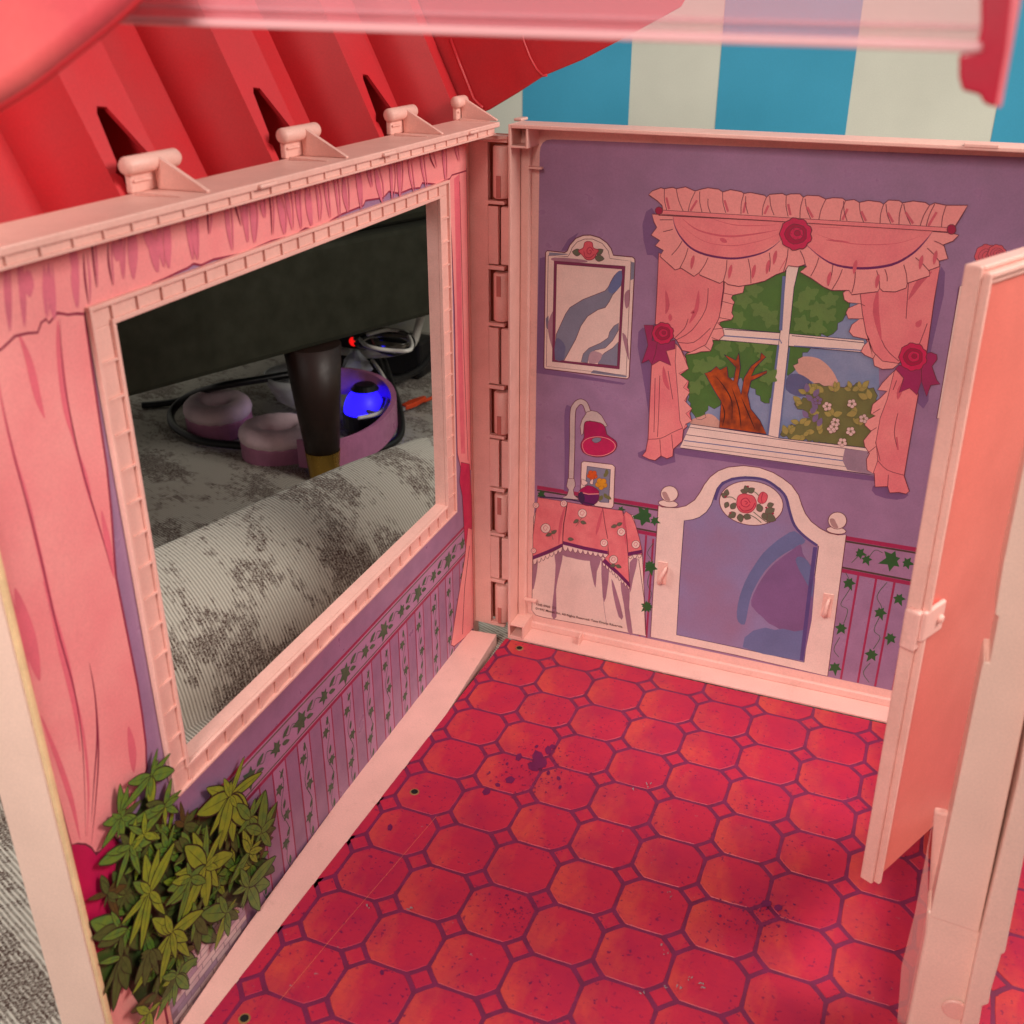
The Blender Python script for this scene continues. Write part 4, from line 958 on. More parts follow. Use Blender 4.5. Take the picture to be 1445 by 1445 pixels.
for e, f_ in (([(352, 640), (960, 690), c2((960, 150)), c2((352, 85))], 1),):
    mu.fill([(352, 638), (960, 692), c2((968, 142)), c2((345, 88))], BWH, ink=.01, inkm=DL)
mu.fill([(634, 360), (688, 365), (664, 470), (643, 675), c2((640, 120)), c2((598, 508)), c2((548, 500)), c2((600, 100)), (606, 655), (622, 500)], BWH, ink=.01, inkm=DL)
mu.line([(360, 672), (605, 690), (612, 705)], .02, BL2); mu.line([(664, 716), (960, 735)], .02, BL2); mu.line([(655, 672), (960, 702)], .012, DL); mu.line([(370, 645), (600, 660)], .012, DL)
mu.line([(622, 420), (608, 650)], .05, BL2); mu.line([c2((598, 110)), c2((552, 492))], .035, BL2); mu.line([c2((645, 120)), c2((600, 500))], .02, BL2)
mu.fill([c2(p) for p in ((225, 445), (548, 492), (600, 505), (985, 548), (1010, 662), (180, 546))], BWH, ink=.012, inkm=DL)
for a_, b_, w_ in (((215, 458), (975, 562), .01), ((205, 490), (985, 600), .012), ((198, 515), (985, 615), .018), ((192, 535), (990, 640), .008)): mu.line([c2(a_), c2(b_)], w_, DL if w_ < .015 else BL2)
mu.fill([c2(p) for p in ((880, 550), (985, 562), (1005, 662), (890, 640), (870, 600))], mat('print_sill_shade', (160, 130, 148), .45), sm=0)
mu.build('window_bars', pan)

def curtain(A, main, ruffle, lower, bow, rose_c, rr):
    A.fill(main, PCU, ink=.014); 
    for r_ in ruffle: A.fill(r_, PCL, ink=.009)
    A.fill(lower, PCU, ink=.014)
cl_ = Art(BW, NB, z=WS, base=.135)
cl_.fill([(90, 320), (82, 500), (75, 622), (120, 655), (165, 690), (190, 735), (240, 745), (300, 722), (330, 660), (350, 620), (355, 540), (365, 470), (365, 420), (240, 390)], PCU, ink=.014)
cl_.fill([(458, 445), (448, 490), (405, 500), (398, 512), (412, 530), (405, 545), (400, 575), (408, 590), (398, 605), (365, 610), (340, 618), (362, 640), (368, 670), (345, 692), (318, 690), (322, 705), (310, 738), (270, 740), (245, 748), (205, 752), (240, 735), (290, 710), (320, 650), (345, 600), (358, 540), (368, 470), (370, 430)], PCL, ink=.012)
for p in ([(405, 500), (360, 490)], [(410, 540), (355, 525)], [(398, 605), (345, 595)], [(365, 640), (320, 645)], [(345, 692), (315, 680)], [(310, 735), (285, 715)], [(165, 690), (230, 650), (290, 560), (300, 470)], [(170, 700), (240, 700), (310, 640)], [(160, 680), (200, 640), (215, 600)]): cl_.line(p, .01, sm=3)
for p in ([(120, 480), (128, 540), (120, 580)], [(260, 480), (250, 560), (220, 620)], [(245, 560), (232, 580), (240, 570)], [(140, 610), (138, 580)]): cl_.line(p, .07, PCD, sm=3, taper=True)
cl_.fill([c2(p) for p in ((65, 120), (60, 190), (52, 350), (45, 505), (35, 560), (20, 580), (50, 595), (75, 600), (100, 580), (125, 592), (150, 582), (152, 552), (190, 518), (195, 470), (212, 455), (205, 440), (230, 430), (222, 400), (230, 380), (205, 350), (220, 300), (212, 290), (218, 262), (175, 240), (215, 212), (205, 165), (185, 130), (165, 105), (120, 110))], PCU, ink=.014)
cl_.fill([c2(p) for p in ((165, 105), (185, 130), (217, 210), (175, 230), (215, 262), (195, 290), (222, 310), (200, 345), (232, 380), (205, 400), (232, 432), (205, 445), (195, 470), (180, 430), (170, 300), (160, 180))], PCL, ink=.009)
for p in ([(45, 510), (100, 505), (150, 480), (192, 462)], [(95, 240), (90, 400), (85, 500)], [(130, 220), (150, 340)], [(100, 580), (95, 510)], [(150, 550), (145, 490)], [(75, 250), (70, 480)]): cl_.line([c2(q_) for q_ in p], .01, sm=3)
cl_.line([c2((110, 200)), c2((118, 260)), c2((135, 300))], .08, PCD, sm=3, taper=True)
cl_.fill([c2(p) for p in ((28, 25), (68, 25), (62, 90), (100, 100), (160, 88), (160, 125), (122, 135), (142, 197), (95, 175), (62, 195), (48, 172), (18, 187), (45, 110), (35, 60))], BOW, ink=.012); cl_.line([c2((85, 95)), c2((75, 150)), c2((60, 190))], .01, sm=2)
cl_.rose(c2((108, 60)), 42, ROSE, ROSE2, ink=.012)
cl_.build('printed_curtain', pan)
cr_ = Art(BW, NB, z=WS, base=.135)
cr_.fill([(1285, 370), (1260, 520), (1228, 745), (1130, 770), (1085, 812), (1020, 800), (985, 720), (950, 640), (940, 560), (935, 480), (1000, 430)], PCU, ink=.014)
cr_.fill([(900, 470), (872, 490), (878, 520), (895, 532), (942, 535), (895, 555), (885, 575), (895, 600), (945, 600), (910, 625), (898, 655), (915, 675), (985, 690), (960, 715), (948, 740), (965, 755), (1000, 770), (1005, 800), (1040, 815), (1085, 812), (1110, 790), (1040, 780), (1000, 740), (970, 660), (955, 580), (945, 490)], PCL, ink=.012)
for p in ([(942, 535), (965, 545)], [(945, 600), (960, 600)], [(985, 690), (975, 670)], [(1020, 490), (1010, 600), (1050, 720), (1110, 780)], [(1150, 450), (1140, 600)], [(1000, 770), (1010, 750)], [(1230, 620), (1180, 740), (1120, 780)]): cr_.line(p, .01, sm=3)
for p in ([(1020, 480), (1012, 570), (1035, 690)], [(1205, 605), (1190, 625), (1180, 630)], [(1250, 400), (1200, 440), (1150, 520)]): cr_.line(p, .09, PCD, sm=3, taper=True)
cr_.fill([c2(p) for p in ((1110, 200), (1070, 240), (1040, 270), (1020, 300), (1060, 305), (1030, 335), (998, 362), (990, 400), (1010, 410), (968, 430), (965, 450), (992, 475), (960, 515), (965, 540), (985, 570), (972, 595), (975, 640), (1005, 655), (1008, 712), (1062, 710), (1070, 737), (1110, 735), (1140, 742), (1154, 730), (1132, 665), (1160, 500), (1192, 320), (1175, 230))], PCU, ink=.014)
cr_.fill([c2(p) for p in ((1090, 220), (1040, 270), (1020, 300), (1060, 305), (1030, 335), (998, 362), (990, 400), (1010, 410), (968, 430), (965, 450), (992, 475), (960, 515), (965, 540), (985, 570), (972, 595), (975, 640), (1000, 655), (1020, 600), (1012, 520), (1030, 420), (1060, 340))], PCL, ink=.009)
for p in ([(1020, 600), (1060, 640), (1130, 662)], [(1100, 260), (1085, 300)], [(1105, 400), (1090, 480), (1105, 555)], [(1065, 660), (1062, 710)], [(1010, 520), (1030, 600)], [(998, 400), (1030, 380)], [(990, 475), (1015, 460)], [(975, 570), (1012, 540)]): cr_.line([c2(q_) for q_ in p], .01, sm=3)
cr_.line([c2((1140, 250)), c2((1115, 300)), c2((1105, 340))], .08, PCD, sm=3, taper=True); cr_.line([c2((1100, 500)), c2((1106, 555))], .05, PCD, taper=True)
cr_.fill([c2(p) for p in ((1215, 150), (1245, 140), (1270, 150), (1272, 170), (1250, 200), (1270, 258), (1285, 275), (1245, 280), (1227, 328), (1205, 262), (1186, 322), (1155, 292), (1110, 312), (1130, 250), (1095, 210), (1110, 195), (1200, 205))], BOW, ink=.012); cr_.line([c2((1205, 205)), c2((1206, 262))], .012)
cr_.rose(c2((1170, 160)), 54, ROSE, ROSE2, ink=.012)
cr_.build('printed_curtain', pan)
vl = Art(BW, NB, z=WS, base=.17)
vl.fill([(62, 156), (140, 158), (300, 160), (1330, 235), (1364, 245), (1340, 270), (1300, 285), (1318, 345), (1280, 355), (1282, 378), (1238, 395), (1240, 418), (1145, 450), (1140, 470), (1095, 486), (1042, 484), (1028, 470), (1020, 485), (910, 498), (898, 480), (825, 480), (790, 465), (740, 430), (690, 402), (718, 378), (712, 370), (680, 380), (640, 375), (625, 400), (590, 412), (540, 440), (480, 455), (430, 463), (385, 455), (365, 440), (350, 450), (265, 415), (262, 405), (240, 420), (185, 385), (160, 393), (140, 375), (95, 335), (110, 310), (75, 290), (95, 268), (58, 245), (82, 212), (70, 190)], PCL, ink=.014)
vl.fill([(150, 162), (160, 210), (195, 265), (250, 312), (320, 335), (420, 343), (520, 322), (600, 272), (620, 180)], PCU)
vl.fill([(735, 190), (712, 285), (770, 335), (850, 372), (950, 384), (1080, 368), (1165, 325), (1220, 270), (1255, 228)], PCU)
vl.line([(150, 162), (160, 210), (190, 262), (240, 308), (320, 335), (420, 344), (520, 324), (575, 295), (612, 262)], .035, mat('print_violet_trim', (110, 32, 92), .45), sm=4, taper=True)
vl.line([(712, 282), (780, 340), (850, 374), (960, 386), (1080, 370), (1165, 325), (1220, 272), (1252, 230)], .04, MATS['print_violet_trim'], sm=4, taper=True)
for p, w_ in (([(190, 175), (260, 225), (380, 250), (500, 240), (600, 222)], .03), ([(300, 170), (400, 200), (500, 205), (600, 200)], .012), ([(180, 200), (280, 270), (400, 290), (520, 270), (600, 240)], .01), ([(745, 235), (850, 270), (960, 285), (1100, 280), (1200, 250)], .012), ([(760, 210), (880, 215)], .008), ([(350, 260), (380, 275)], .07), ([(800, 265), (900, 275)], .03), ([(640, 330), (600, 400)], .012)):
    vl.line(p, w_, PCD, sm=4, taper=True)
for (x0, y0, x1, y1) in ((190, 270, 145, 330), (215, 300, 180, 385), (300, 340, 262, 405), (380, 350, 365, 440), (470, 345, 482, 450), (560, 320, 560, 400), (770, 340, 735, 420), (830, 370, 810, 460), (870, 390, 825, 478), (925, 400, 910, 490), (1015, 395, 1028, 470), (1050, 390, 1060, 440), (1130, 370, 1145, 450), (1180, 340, 1240, 400), (1230, 300, 1280, 355), (640, 300, 620, 400), (690, 310, 712, 370), (95, 180, 150, 180), (110, 230, 150, 220), (1260, 270, 1300, 290)):
    vl.line([(x0, y0), ((x0+x1)/2+4, (y0+y1)/2), (x1, y1)], .011, sm=3)
for (x, y) in ((240, 330), (400, 370), (560, 350), (590, 310), (820, 400), (1025, 410), (1210, 330), (1270, 310), (500, 370), (930, 350)): vl.line([(x, y), (x-6, y+25), (x-12, y+60)], .06, PCD, sm=3, taper=True)
vl.fill([(48, 74), (62, 58), (100, 44), (115, 48), (150, 42), (165, 48), (205, 40), (245, 58), (270, 50), (300, 44), (345, 50), (362, 62), (395, 52), (440, 60), (452, 68), (480, 64), (540, 76), (548, 84), (562, 72), (615, 68), (632, 76), (650, 70), (690, 70), (704, 84), (720, 76), (770, 78), (800, 92), (830, 86), (870, 88), (884, 98), (920, 94), (942, 106), (980, 98), (1030, 104), (1045, 114), (1065, 96), (1110, 98), (1125, 108), (1170, 100), (1222, 106), (1240, 118), (1262, 108), (1310, 118), (1402, 118), (1378, 160), (1350, 205), (1310, 222), (90, 160), (108, 145), (105, 120), (85, 100)], PCL, ink=.014)
for i, (x0, y0, x1, y1) in enumerate(((115, 50, 125, 140), (165, 48, 195, 145), (245, 62, 215, 148), (265, 60, 275, 150), (362, 62, 375, 150), (300, 90, 310, 150), (452, 70, 440, 155), (460, 80, 470, 155), (548, 84, 530, 160), (562, 80, 580, 160), (632, 78, 640, 165), (704, 84, 690, 175), (712, 90, 735, 175), (800, 92, 770, 180), (884, 98, 860, 185), (875, 100, 890, 185), (942, 108, 960, 190), (1045, 114, 1030, 195), (1055, 114, 1075, 195), (1125, 108, 1110, 200), (1130, 112, 1160, 200), (1240, 118, 1200, 205), (1262, 112, 1225, 210), (1310, 120, 1290, 215))):
    vl.line([(x0, y0), ((x0+x1)/2-5, (y0+y1)/2), (x1, y1)], .011, sm=3)
    if i % 2 == 0: vl.line([(x0+8, y0+35), (x1+10, y1-5)], .07, PCD, taper=True, sm=0)
vl.line([(100, 146), (1325, 222)], .055, PCU); vl.line([(100, 138), (1325, 213)], .008); vl.line([(100, 156), (1325, 231)], .008)
vl.oval((92, 141), 16, 16, ROSE2, ink=.01); vl.oval((1333, 220), 19, 21, ROSE2, ink=.01)
vl.rose((673, 240), 62, ROSE, ROSE2, ink=.014)
for q_ in range(6):
    a_ = q_*1.05; vl.line([(673+18*math.cos(a_), 240+18*math.sin(a_)), (673+45*math.cos(a_+.4), 240+45*math.sin(a_+.4))], .012, ROSE2)
vl.build('printed_valance', pan)

# headboard
hd = Art(BW, NB, z=(900, 650, 3.6125), base=.02)
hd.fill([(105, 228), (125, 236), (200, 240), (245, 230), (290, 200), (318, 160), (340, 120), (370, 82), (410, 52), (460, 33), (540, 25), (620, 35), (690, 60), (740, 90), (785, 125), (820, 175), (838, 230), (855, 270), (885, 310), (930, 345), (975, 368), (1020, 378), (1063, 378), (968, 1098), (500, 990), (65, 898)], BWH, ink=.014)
hd.fill([(237, 305), (280, 300), (315, 288), (350, 262), (375, 225), (390, 180), (405, 140), (430, 110), (480, 88), (550, 80), (620, 90), (680, 112), (725, 140), (755, 175), (772, 225), (782, 280), (800, 325), (830, 365), (870, 405), (922, 435), (885, 720), (848, 1027), (520, 955), (198, 887), (215, 600)], BL, ink=.014, inkm=DL)
hd.fill([(800, 358), (750, 380), (700, 415), (640, 470), (590, 540), (550, 610), (520, 690), (505, 770), (512, 820), (545, 835), (560, 770), (575, 700), (600, 640), (650, 560), (710, 500), (770, 460), (830, 430), (855, 405)], BL2, sm=2)
hd.fill([(830, 425), (780, 460), (700, 520), (640, 590), (590, 680), (580, 740), (640, 800), (670, 830), (740, 870), (850, 1000), (905, 600), (870, 520), (840, 470)], mat('print_plum_shade', (128, 94, 140), .45, .05, 2), sm=2)
hd.fill([(805, 500), (830, 488), (865, 510), (895, 580), (890, 700), (870, 640), (820, 550)], BL2, sm=2)
hd.fill([(535, 950), (545, 900), (590, 865), (650, 850), (700, 862), (740, 855), (800, 870), (860, 860), (845, 1020), (640, 985)], BL2, sm=0)
hd.line([(905, 440), (870, 720), (835, 1018)], .07, mat('print_indigo', (88, 74, 130), .45))
hd.line([(395, 200), (412, 145), (440, 112), (500, 90), (570, 86), (650, 98), (715, 140), (755, 185), (775, 260), (800, 330), (850, 385), (915, 432)], .05, MATS['print_indigo'], sm=3)
hd.oval((579, 216), 163, 112, BWH, ang=.13, n=36, ink=.014)
for (x, y, l_, a_) in ((560, 160, 38, -2.9), (562, 160, 40, -.5), (562, 160, 38, -2.0), (450, 180, 36, -1.4), (455, 185, 34, -2.6), (460, 210, 34, 2.0), (475, 245, 40, -.9), (500, 265, 45, 2.6), (520, 270, 45, 1.4), (540, 280, 40, .3), (630, 260, 45, -2.0), (650, 270, 55, -.5), (650, 280, 60, .4), (640, 265, 40, 1.2), (660, 230, 36, -.3)): hd.leaf((x, y), l_, a_, LG2, w=.65, ink=.007)
for p in ([(560, 270), (600, 290), (630, 315)], [(590, 260), (640, 300), (665, 315)], [(610, 240), (630, 200), (600, 160), (580, 160)], [(500, 200), (480, 185), (450, 185)]): hd.line(p, .016, LG2, sm=3)
hd.fill([(505, 225), (512, 180), (540, 168), (565, 172), (590, 180), (605, 210), (598, 240), (575, 262), (545, 265), (520, 255)], RP, sm=3, ink=.012, inkm=ROSE2)
for p in ([(575, 215), (555, 190), (530, 200), (530, 225), (555, 235), (572, 222)], [(515, 230), (540, 255), (580, 245), (598, 215)], [(545, 205), (560, 212), (550, 222)]): hd.line(p, .014, ROSE2, sm=4)
hd.fill([(612, 205), (622, 170), (640, 158), (662, 175), (655, 205), (635, 218)], RP, sm=3, ink=.01, inkm=ROSE2); hd.line([(640, 160), (630, 190), (635, 215)], .01, ROSE2)
for (x, y) in ((448, 182), (562, 130), (472, 265), (655, 238), (690, 268)): hd.oval((x, y), 6, 5, ROSE2, n=7)
for (x, y, r_) in ((162, 168, 44), (1018, 304, 47)):
    hd.oval((x-6, y+50), 50, 18, BWH, ink=.012, ang=.12); hd.oval((x, y), r_, r_*.92, BWH, ink=.012)
    hd.fill([(x-r_*.85, y-5), (x-r_*.4, y-10), (x-r_*.1, y+r_*.3), (x+r_*.1, y+r_*.8), (x-r_*.5, y+r_*.7)], mat('print_grey_shade', (182, 140, 138), .45), sm=3)
hdo = hd.build('printed_headboard', bwt)
# two plastic pegs
for (x, y, sl) in ((125, 575, .06), (965, 740, .0)):
    c = BW(900+x/3.6125, 650+y/3.6125); c = V((c.x, 1.985, c.z))
    pg = MB().box(c+V((-.09, -.012, -.22)), c+V((.09, .01, .26))).build('peg_plate', PINK, bwt, bev=.03)
    MB().tube([c+V((sl+.02, -.03, .18)), c+V((sl+.01, -.09, .14)), c+V((-.01, -.12, -.05)), c+V((-.02, -.11, -.14)), c+V((-.02, -.03, -.17))], [.025, .035, .038, .045, .04], 12).build('peg', PINK, pg, smooth=True)

# bedside table with lamp and picture
TB = (740, 550, 3.905)
tb = Art(BW, NB, z=TB, base=.02)
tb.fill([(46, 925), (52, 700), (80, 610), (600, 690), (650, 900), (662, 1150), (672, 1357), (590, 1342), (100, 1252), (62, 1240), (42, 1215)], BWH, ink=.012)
VIO = mat('print_cloth_fold', (164, 116, 136), .45)
for q_ in ([(165, 880), (215, 880), (195, 1000), (175, 1100), (178, 1250), (150, 1245), (165, 1090), (172, 960)], [(360, 900), (425, 920), (400, 1000), (393, 1090), (375, 1030)], [(425, 900), (470, 950), (450, 1145), (432, 1140)], [(480, 1040), (505, 1100), (545, 1250), (520, 1250), (490, 1130)], [(530, 1060), (580, 1090), (578, 1200), (597, 1340), (570, 1330), (548, 1180)], [(48, 960), (75, 950), (60, 1060), (46, 1100)], [(205, 860), (360, 890), (430, 940), (330, 940), (260, 925), (210, 910)], [(580, 950), (625, 930), (600, 1040), (582, 1120)]): tb.fill(q_, VIO, sm=2)
tb.line([(435, 1140), (440, 1200), (455, 1300)], .008, VIO); tb.line([(630, 930), (660, 1150), (668, 1350)], .012)
def scallop(a_, b_, n_, amp, M=BWH):
    pts_ = [a_]
    for i in range(n_):
        for t in (.2, .5, .8, 1):
            u_ = (i+t)/n_; bulge = amp*(1 if t == .5 else .75 if t < 1 else 0); pts_.append((a_[0]+(b_[0]-a_[0])*u_, a_[1]+(b_[1]-a_[1])*u_+bulge))
    tb.fill([(a_[0], a_[1]-30)]+pts_+[(b_[0], b_[1]-30)], M, ink=.011)
scallop((48, 945), (210, 870), 7, 22); scallop((212, 862), (462, 905), 9, 24); scallop((430, 945), (582, 1085), 9, 20); scallop((572, 912), (648, 905), 3, 20)
CL = mat('print_tablecloth', (232, 128, 130), .4, .06, 4, col2=(220, 106, 114))
tb.fill([(560, 668), (590, 690), (612, 740), (635, 820), (650, 890), (648, 906), (600, 908), (570, 922), (560, 850), (540, 700)], CL, ink=.011)
tb.fill([(75, 592), (240, 618), (215, 740), (212, 862), (150, 895), (48, 935), (48, 800), (62, 690)], CL, ink=.011)
tb.fill([(240, 618), (430, 650), (540, 665), (560, 760), (572, 912), (580, 1090), (540, 1040), (430, 945), (465, 905), (460, 830), (462, 905), (330, 880), (212, 850), (218, 740)], CL, ink=.011)
tb.fill([(48, 915), (130, 882), (212, 845), (212, 862), (130, 902), (48, 936)], MATS['print_violet_trim']); tb.fill([(212, 832), (330, 862), (460, 888), (460, 906), (330, 882), (212, 852)], MATS['print_violet_trim']); tb.fill([(445, 930), (520, 1000), (580, 1062), (580, 1088), (515, 1020), (430, 948)], MATS['print_violet_trim']); tb.fill([(570, 895), (648, 880), (648, 900), (572, 915)], MATS['print_violet_trim'])
for p in ([(432, 650), (445, 740), (460, 820)], [(545, 668), (560, 760), (572, 900)], [(235, 625), (215, 760), (212, 850)]): tb.line(p, .012, sm=3)
for p in ([(225, 640), (200, 740), (190, 850)], [(430, 660), (410, 740), (395, 800)], [(550, 680), (552, 760), (560, 850)]): tb.line(p, .06, PCD, sm=3, taper=True)
for (x, y, r_) in ((320, 680, 24), (118, 762, 26), (218, 626, 18), (535, 782, 22), (440, 843, 20), (615, 851, 22), (492, 934, 23), (52, 886, 14), (65, 635, 16)):
    tb.oval((x, y), r_, r_, BCR, ink=.009, inkm=None) if False else tb.oval((x, y), r_, r_, BCR, ink=.009); tb.line([(x+r_*.6, y), (x, y-r_*.6), (x-r_*.5, y), (x, y+r_*.45), (x+r_*.3, y)], .01, PCD, sm=4)
for (x, y, a_) in ((300, 715, 2.6), (310, 725, .3), (150, 790, 2.7), (150, 790, -.5), (510, 745, 2.8), (510, 745, -.4), (240, 820, .1), (505, 965, 3.0), (505, 965, .4)): tb.leaf((x, y), 34, a_, LG2, w=.5, ink=.006)
tb.line([(320, 700), (300, 730), (285, 750)], .008, LG2); tb.line([(150, 770), (152, 800), (160, 825)], .008, LG2)
tb.line([(85, 588), (250, 603), (385, 632)], .028, DL, sm=3)
tbo = tb.build('printed_table', bwt)
# lettering printed at the foot of the table
TXT = mat('print_black', (30, 18, 18), .6)
def text(s_, pos, size, parent):
    cu_ = bpy.data.curves.new('lettering', 'FONT'); cu_.body = s_; cu_.size = size; cu_.resolution_u = 2; cu_.space_character = 1.02; cu_.offset = .0012
    t_ = bpy.data.objects.new('tmp', cu_); S.collection.objects.link(t_)
    dg = bpy.context.evaluated_depsgraph_get(); dg.update()
    me = bpy.data.meshes.new_from_object(t_.evaluated_get(dg)); bpy.data.objects.remove(t_)
    me.materials.clear(); me.materials.append(TXT)
    o = bpy.data.objects.new('lettering', me); S.collection.objects.link(o); o.parent = parent
    o.matrix_local = Matrix.Translation(V(pos)-V(parent['_o'])) @ Matrix.Rotation(math.pi/2, 4, 'X')
    return o
tp = BW(740+68/3.905, 550+1180/3.905); text('1545-0920  C1', (tp.x, 1.945, tp.z+.005), .070, bwt)
tp2 = BW(740+66/3.905, 550+1198/3.905); text('©1992 Mattel, Inc. All Rights Reserved. Tous Droits Réservés.', (tp2.x, 1.945, tp2.z-.02), .0715, bwt)

la = Art(BW, NB, z=TB, base=.03)
la.line([(235, 560), (240, 400), (238, 150), (250, 90)], .12, SH, sm=3)
la.line([(258, 492), (264, 300), (267, 130), (282, 85), (308, 65), (335, 78), (352, 122)], .115, INK, sm=5); la.line([(258, 490), (264, 300), (267, 130), (282, 85), (308, 65), (335, 78), (352, 122)], .09, mat('print_lamp_grey', (206, 180, 176), .45), sm=5)
la.fill([(205, 597), (235, 580), (245, 550), (232, 530), (238, 505), (240, 488), (275, 490), (280, 510), (280, 530), (270, 550), (275, 580), (300, 605)], MATS['print_lamp_grey'], ink=.011)
la.fill([(312, 240), (308, 200), (318, 165), (345, 122), (370, 114), (400, 120), (425, 140), (445, 175), (458, 198), (440, 205), (420, 185), (360, 170), (330, 190), (325, 240), (315, 250)], MATS['print_lamp_grey'], ink=.011)
la.fill([(335, 178), (360, 172), (420, 182), (445, 205), (455, 245), (490, 270), (510, 292), (505, 325), (480, 350), (440, 366), (400, 370), (360, 362), (325, 345), (312, 315), (315, 288), (330, 262), (328, 210)], MAG, sm=2, ink=.014)
la.fill([(320, 300), (345, 270), (400, 258), (460, 268), (500, 300), (490, 335), (440, 360), (380, 362), (335, 345)], mat('print_shade_inside', (196, 30, 88), .45), sm=3, ink=.012, inkm=PCL)
la.fill([(372, 275), (395, 262), (425, 268), (415, 285), (390, 292)], GB, sm=3, ink=.008)
la.build('printed_lamp', bwt)
pf = Art(BW, NB, z=TB, base=.045)
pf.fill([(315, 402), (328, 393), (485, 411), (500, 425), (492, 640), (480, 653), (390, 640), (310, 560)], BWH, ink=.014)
pf.fill([(347, 420), (475, 438), (466, 622), (420, 618), (335, 560)], GB, ink=.012, inkm=DL)
for (x, y, r_, M) in ((375, 470, 19, ORA), (425, 517, 22, YEL)):
    for q_ in range(5):
        a_ = q_*1.257+.4; pf.oval((x+r_*.85*math.cos(a_), y+r_*.85*math.sin(a_)), r_*.72, r_*.7, M, n=12, ink=.005)
    pf.oval((x, y), r_*.7, r_*.7, M, n=10)
for (x, y, a_) in ((440, 480, -1), (440, 570, 1), (450, 585, .5), (455, 470, -1.6), (430, 580, 2)): pf.leaf((x, y), 35, a_, BU, w=.5, ink=0)
pf.oval((355, 588), 58, 50, PUR2, ink=.014); pf.fill([(300, 560), (350, 525), (400, 545), (412, 570), (355, 572)], MAG, sm=2, ink=.01); pf.line([(302, 562), (355, 574), (412, 572)], .02, PCL)
pf.fill([(318, 490), (350, 510), (335, 525), (318, 520)], BCR, sm=2, ink=.008); pf.fill([(365, 500), (380, 490), (378, 520), (362, 515)], BCR, sm=2, ink=.008)
pf.fill([(300, 570), (320, 560), (335, 600), (320, 630), (300, 600)], DL, sm=2)
pf.build('printed_picture', bwt)

# narrow hinge leaf of the back wall with the slit beside the hinge strip
mb = MB()
for i in range(len(hs)-1): mb.box((XD, YH-.0, hs[i+1][0]+.14), (XL-.005, YH+.12, hs[i][1]-.14))
mb.box((XL-.06, YH+.12, .05), (XL+.05, YH+.2, 9.5)); mb.build('hinge_leaf', PINK, bwt, bev=.02)

# ================================================================== RIGHT PARTITION, POST AND DOOR
pt = thing('partition_post', 'pale pink partition post with open coral door, blurred at the right edge', 'partition', (7.3, -5, 0))
MB().box((7.3, -4.5, 0), (7.5, 1.44, 1.4)).build('base_rail', PINK, pt, bev=.02)
MB().box((7.3, -1.9, 1.4), (7.5, -1.7, 9.3)).build('door_stile', PINK, pt, bev=.02)
PY = -5.0; e = YP(PY)
mb = MB(); mb.prism([e(1312, 1294), e(1381, 1317), e(1404, 1210), e(1500, 760), e(1500, 390), e(1445, 655), e(1415, 800), e(1404, 868), e(1409, 871), e(1396, 936), e(1388, 934), e(1384, 948), e(1360, 1065)][::-1], (0, .5, 0)); mb.build('post_face', POSTM, pt, bev=.035, seg=3)
e = YP(PY-.12); mb = MB(); mb.prism([e(1381, 1330), e(1345, 1500), e(1372, 1500), e(1386, 1421), e(1395, 1418), e(1398, 1400), e(1413, 1348), e(1418, 1346), e(1447, 1200), e(1560, 740), e(1490, 790), e(1437, 1100)], (0, .6, 0)); mb.build('post_rib', POSTM, pt, bev=.03, seg=3)
e = YP(PY+.02); mb = MB(); mb.prism([e(1308, 1285), e(1385, 1310), e(1372, 1520), e(1262, 1520), e(1280, 1445), e(1305, 1322)][::-1], (0, .4, 0)); lb_ = mb.build('lower_block', POSTM, pt, bev=.05, seg=3)
c_ = YP(PY)(1348, 1424); MB().tube([c_+V((0, .0, 0)), c_+V((0, -.03, 0))], [.16, .14], 24).build('boss', PINK, lb_, bev=.01)
CLR = clearmat('clear_pink_sheet', (236, 170, 165), .38, .1)
e = YP(-4.9); mb = MB(); mb.prism([e(1319, 1143), e(1310, 1200), e(1309, 1290), e(1306, 1322), e(1278, 1450), e(1270, 1500), e(1250, 1500), e(1266, 1445), e(1272, 1365), e(1291, 1290)][::-1], (0, .04, 0)); mb.build('clear_edge_strip', CLR, pt)
e = YP(-4.6); mb = MB()
mb.prism([e(1318, 1145), e(1345, 1150), e(1345, 1300), e(1308, 1290)], (0, .1, 0)); mb.build('hinge_bracket', PINK, pt, bev=.03)
# door: a shallow tray hinged at its far edge
Fp = V((6.05, -4.3, 0)); dv = V((.445, .896, 0)).normalized(); dn = V((.896, -.445, 0)).normalized()
ft, fbm = onplane(1361, 372, V((dn.x, dn.y, 0)), dn.dot(Fp)), onplane(1213, 1238, V((dn.x, dn.y, 0)), dn.dot(Fp))
zt_, zb_ = ft.z, fbm.z; print('door', ft, fbm)
DL_ = 2.9
def dq(s_, z_, o_):
    k_ = (z_-zb_)/(zt_-zb_); base_ = fbm.lerp(ft, k_); return V((base_.x, base_.y, z_))+dv*s_+dn*o_
def dbox(mb_, s0, s1, z0, z1, o0, o1):
    c = [dq(s_, z_, o_) for z_ in (z0, z1) for (s_, o_) in ((s0, o0), (s1, o0), (s1, o1), (s0, o1))]
    return mb_.add(c, [[0,1,2,3],[7,6,5,4],[4,5,1,0],[5,6,2,1],[6,7,3,2],[7,4,0,3]])
door = dbox(MB(), .2, DL_, zb_+.03, zt_-.2, 0, .17).build('door', DOORM, pt, bev=.01)
mb = MB()
dbox(mb, 0, .07, zb_, zt_, .0, .17); dbox(mb, .06, .13, zb_+.005, zt_-.06, -.005, .24); dbox(mb, .125, .2, zb_+.01, zt_-.12, .01, .20)
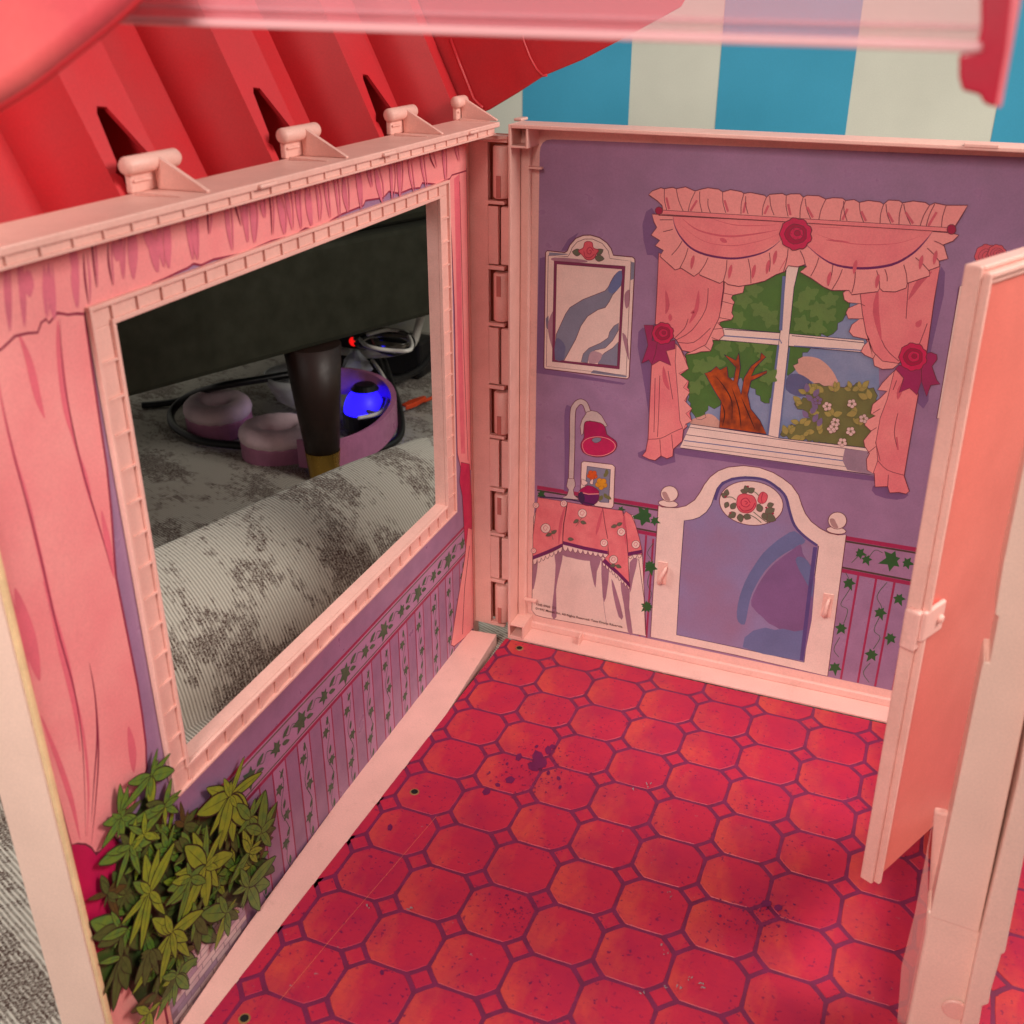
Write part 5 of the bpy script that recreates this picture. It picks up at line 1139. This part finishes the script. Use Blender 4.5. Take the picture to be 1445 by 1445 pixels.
dbox(mb, .07, DL_, zt_-.06, zt_-.003, .0, .17); dbox(mb, .13, DL_, zt_-.13, zt_-.065, .0, .235); dbox(mb, .2, DL_, zt_-.2, zt_-.135, .005, .2)
mb.build('door_rim', PINK, door, bev=.022, seg=3)
zl = onplane(1290, 865, V((dn.x, dn.y, 0)), dn.dot(Fp)).z
mb = MB(); dbox(mb, -.07, .08, zl-.32, zl+.2, .02, .2); dbox(mb, .0, .46, zl-.2, zl+.2, .18, .245); mb.build('latch', PINKD, door, bev=.05, seg=3)
c_ = dq(.34, zl, .245); MB().tube([c_, c_+dn*.045], [.055, .04], 14).build('latch_knob', PINK, door, bev=.01)

# ================================================================== CLEAR RAIL AND CANOPY NEAR THE LENS
CL1 = clearmat('clear_rail_plastic', (222, 156, 166), .3, .12)
RB = mat('rail_bracket_red', (178, 30, 54), .35)
rl = thing('clear_rail', 'blurred clear pink bar crossing the top with a red end bracket', 'rail', (3, -9, 11.4))
y0 = -9.0; e = YP(y0)
A_, B_ = e(60, 30), e(1385, 74); t_, u_ = e(60, -40), e(1385, -34)
def lerp_rail(x0, x1, zlo, zhi, ya, yb): return [V((x0, ya, zlo)), V((x1, ya, zlo)), V((x1, ya, zhi)), V((x0, ya, zhi))]
zA, zB = A_.z, B_.z
def bar(x0, z0, x1, z1, h0, h1, ya, yb, mbx):
    return mbx.prism([V((x0, ya, z0+h0)), V((x1, ya, z1+h0)), V((x1, ya, z1+h1)), V((x0, ya, z0+h1))], (0, yb-ya, 0))
mb = MB(); bar(A_.x, zA, B_.x, zB, .02, .6, y0, y0+.05, mb); mb.build('clear_panel', CL1, rl)
mb = MB(); bar(A_.x, zA, B_.x, zB, -.0, .05, y0-.08, y0+.1, mb); mb.build('bottom_bead', clearmat('clear_bead', (240, 184, 188), .6, .12), rl, bev=.015)
mb = MB(); bar(A_.x, zA, B_.x, zB, .10, .125, y0-.04, y0+.08, mb); mb.build('upper_bead', CL1, rl, bev=.01)
e = YP(y0-.06)
mb = MB(); mb.prism([e(1384, -60), e(1450, -60), e(1437, 0), e(1424, 70), e(1409, 150), e(1400, 151), e(1387, 145), e(1383, 134), e(1358, 128), e(1353, 109), e(1353, 77), e(1376, 72), e(1384, 40)][::-1], (0, .2, 0)); mb.build('end_bracket', RB, rl, bev=.02)
e = YP(y0-.08); mb = MB(); mb.prism([e(1434, -60), e(1452, -60), e(1441, 0), e(1413, 152), e(1405, 152), e(1420, 70)][::-1], (0, .12, 0)); mb.build('bracket_edge', mat('bracket_pink', (232, 120, 130), .4), rl, bev=.01)
cn = thing('canopy', 'out of focus coral scalloped canopy corner at the top left', 'toy awning', (0, -9.4, 11.5))
e = lambda px, py: CAM+ray(px, py)*6.3
CNM = mat('canopy_coral', (214, 92, 92), .45, .1, 1.6, col2=(200, 66, 76))
edge = cr([e(230, -45), e(192, 0), e(150, 38), (e(100, 78)), e(48, 118), e(0, 148), e(-60, 180), e(-160, 240), e(-280, 300)], 4, False)
vs = []
K = 10
for j in range(K):
    for p in edge:
        s_ = j/(K-1); vs.append(p+V((-.7*s_, .25*s_, .3*s_+4.6*s_*s_))+V((0, -.5*math.sin(s_*1.4), 0)))  # unseen upper and left parts of the sheet are shaped to shade the roof
n = len(edge)
co = ob('canopy_sheet', vs, [[j*n+i, j*n+i+1, (j+1)*n+i+1, (j+1)*n+i] for j in range(K-1) for i in range(n-1)], CNM, cn, smooth=True)
so = co.modifiers.new('t', 'SOLIDIFY'); so.thickness = .03
MB().tube(edge, .03, 10).build('canopy_rim', REDROOF, cn, smooth=True)

for o in bpy.data.objects:
    if '_o' in o: del o['_o']
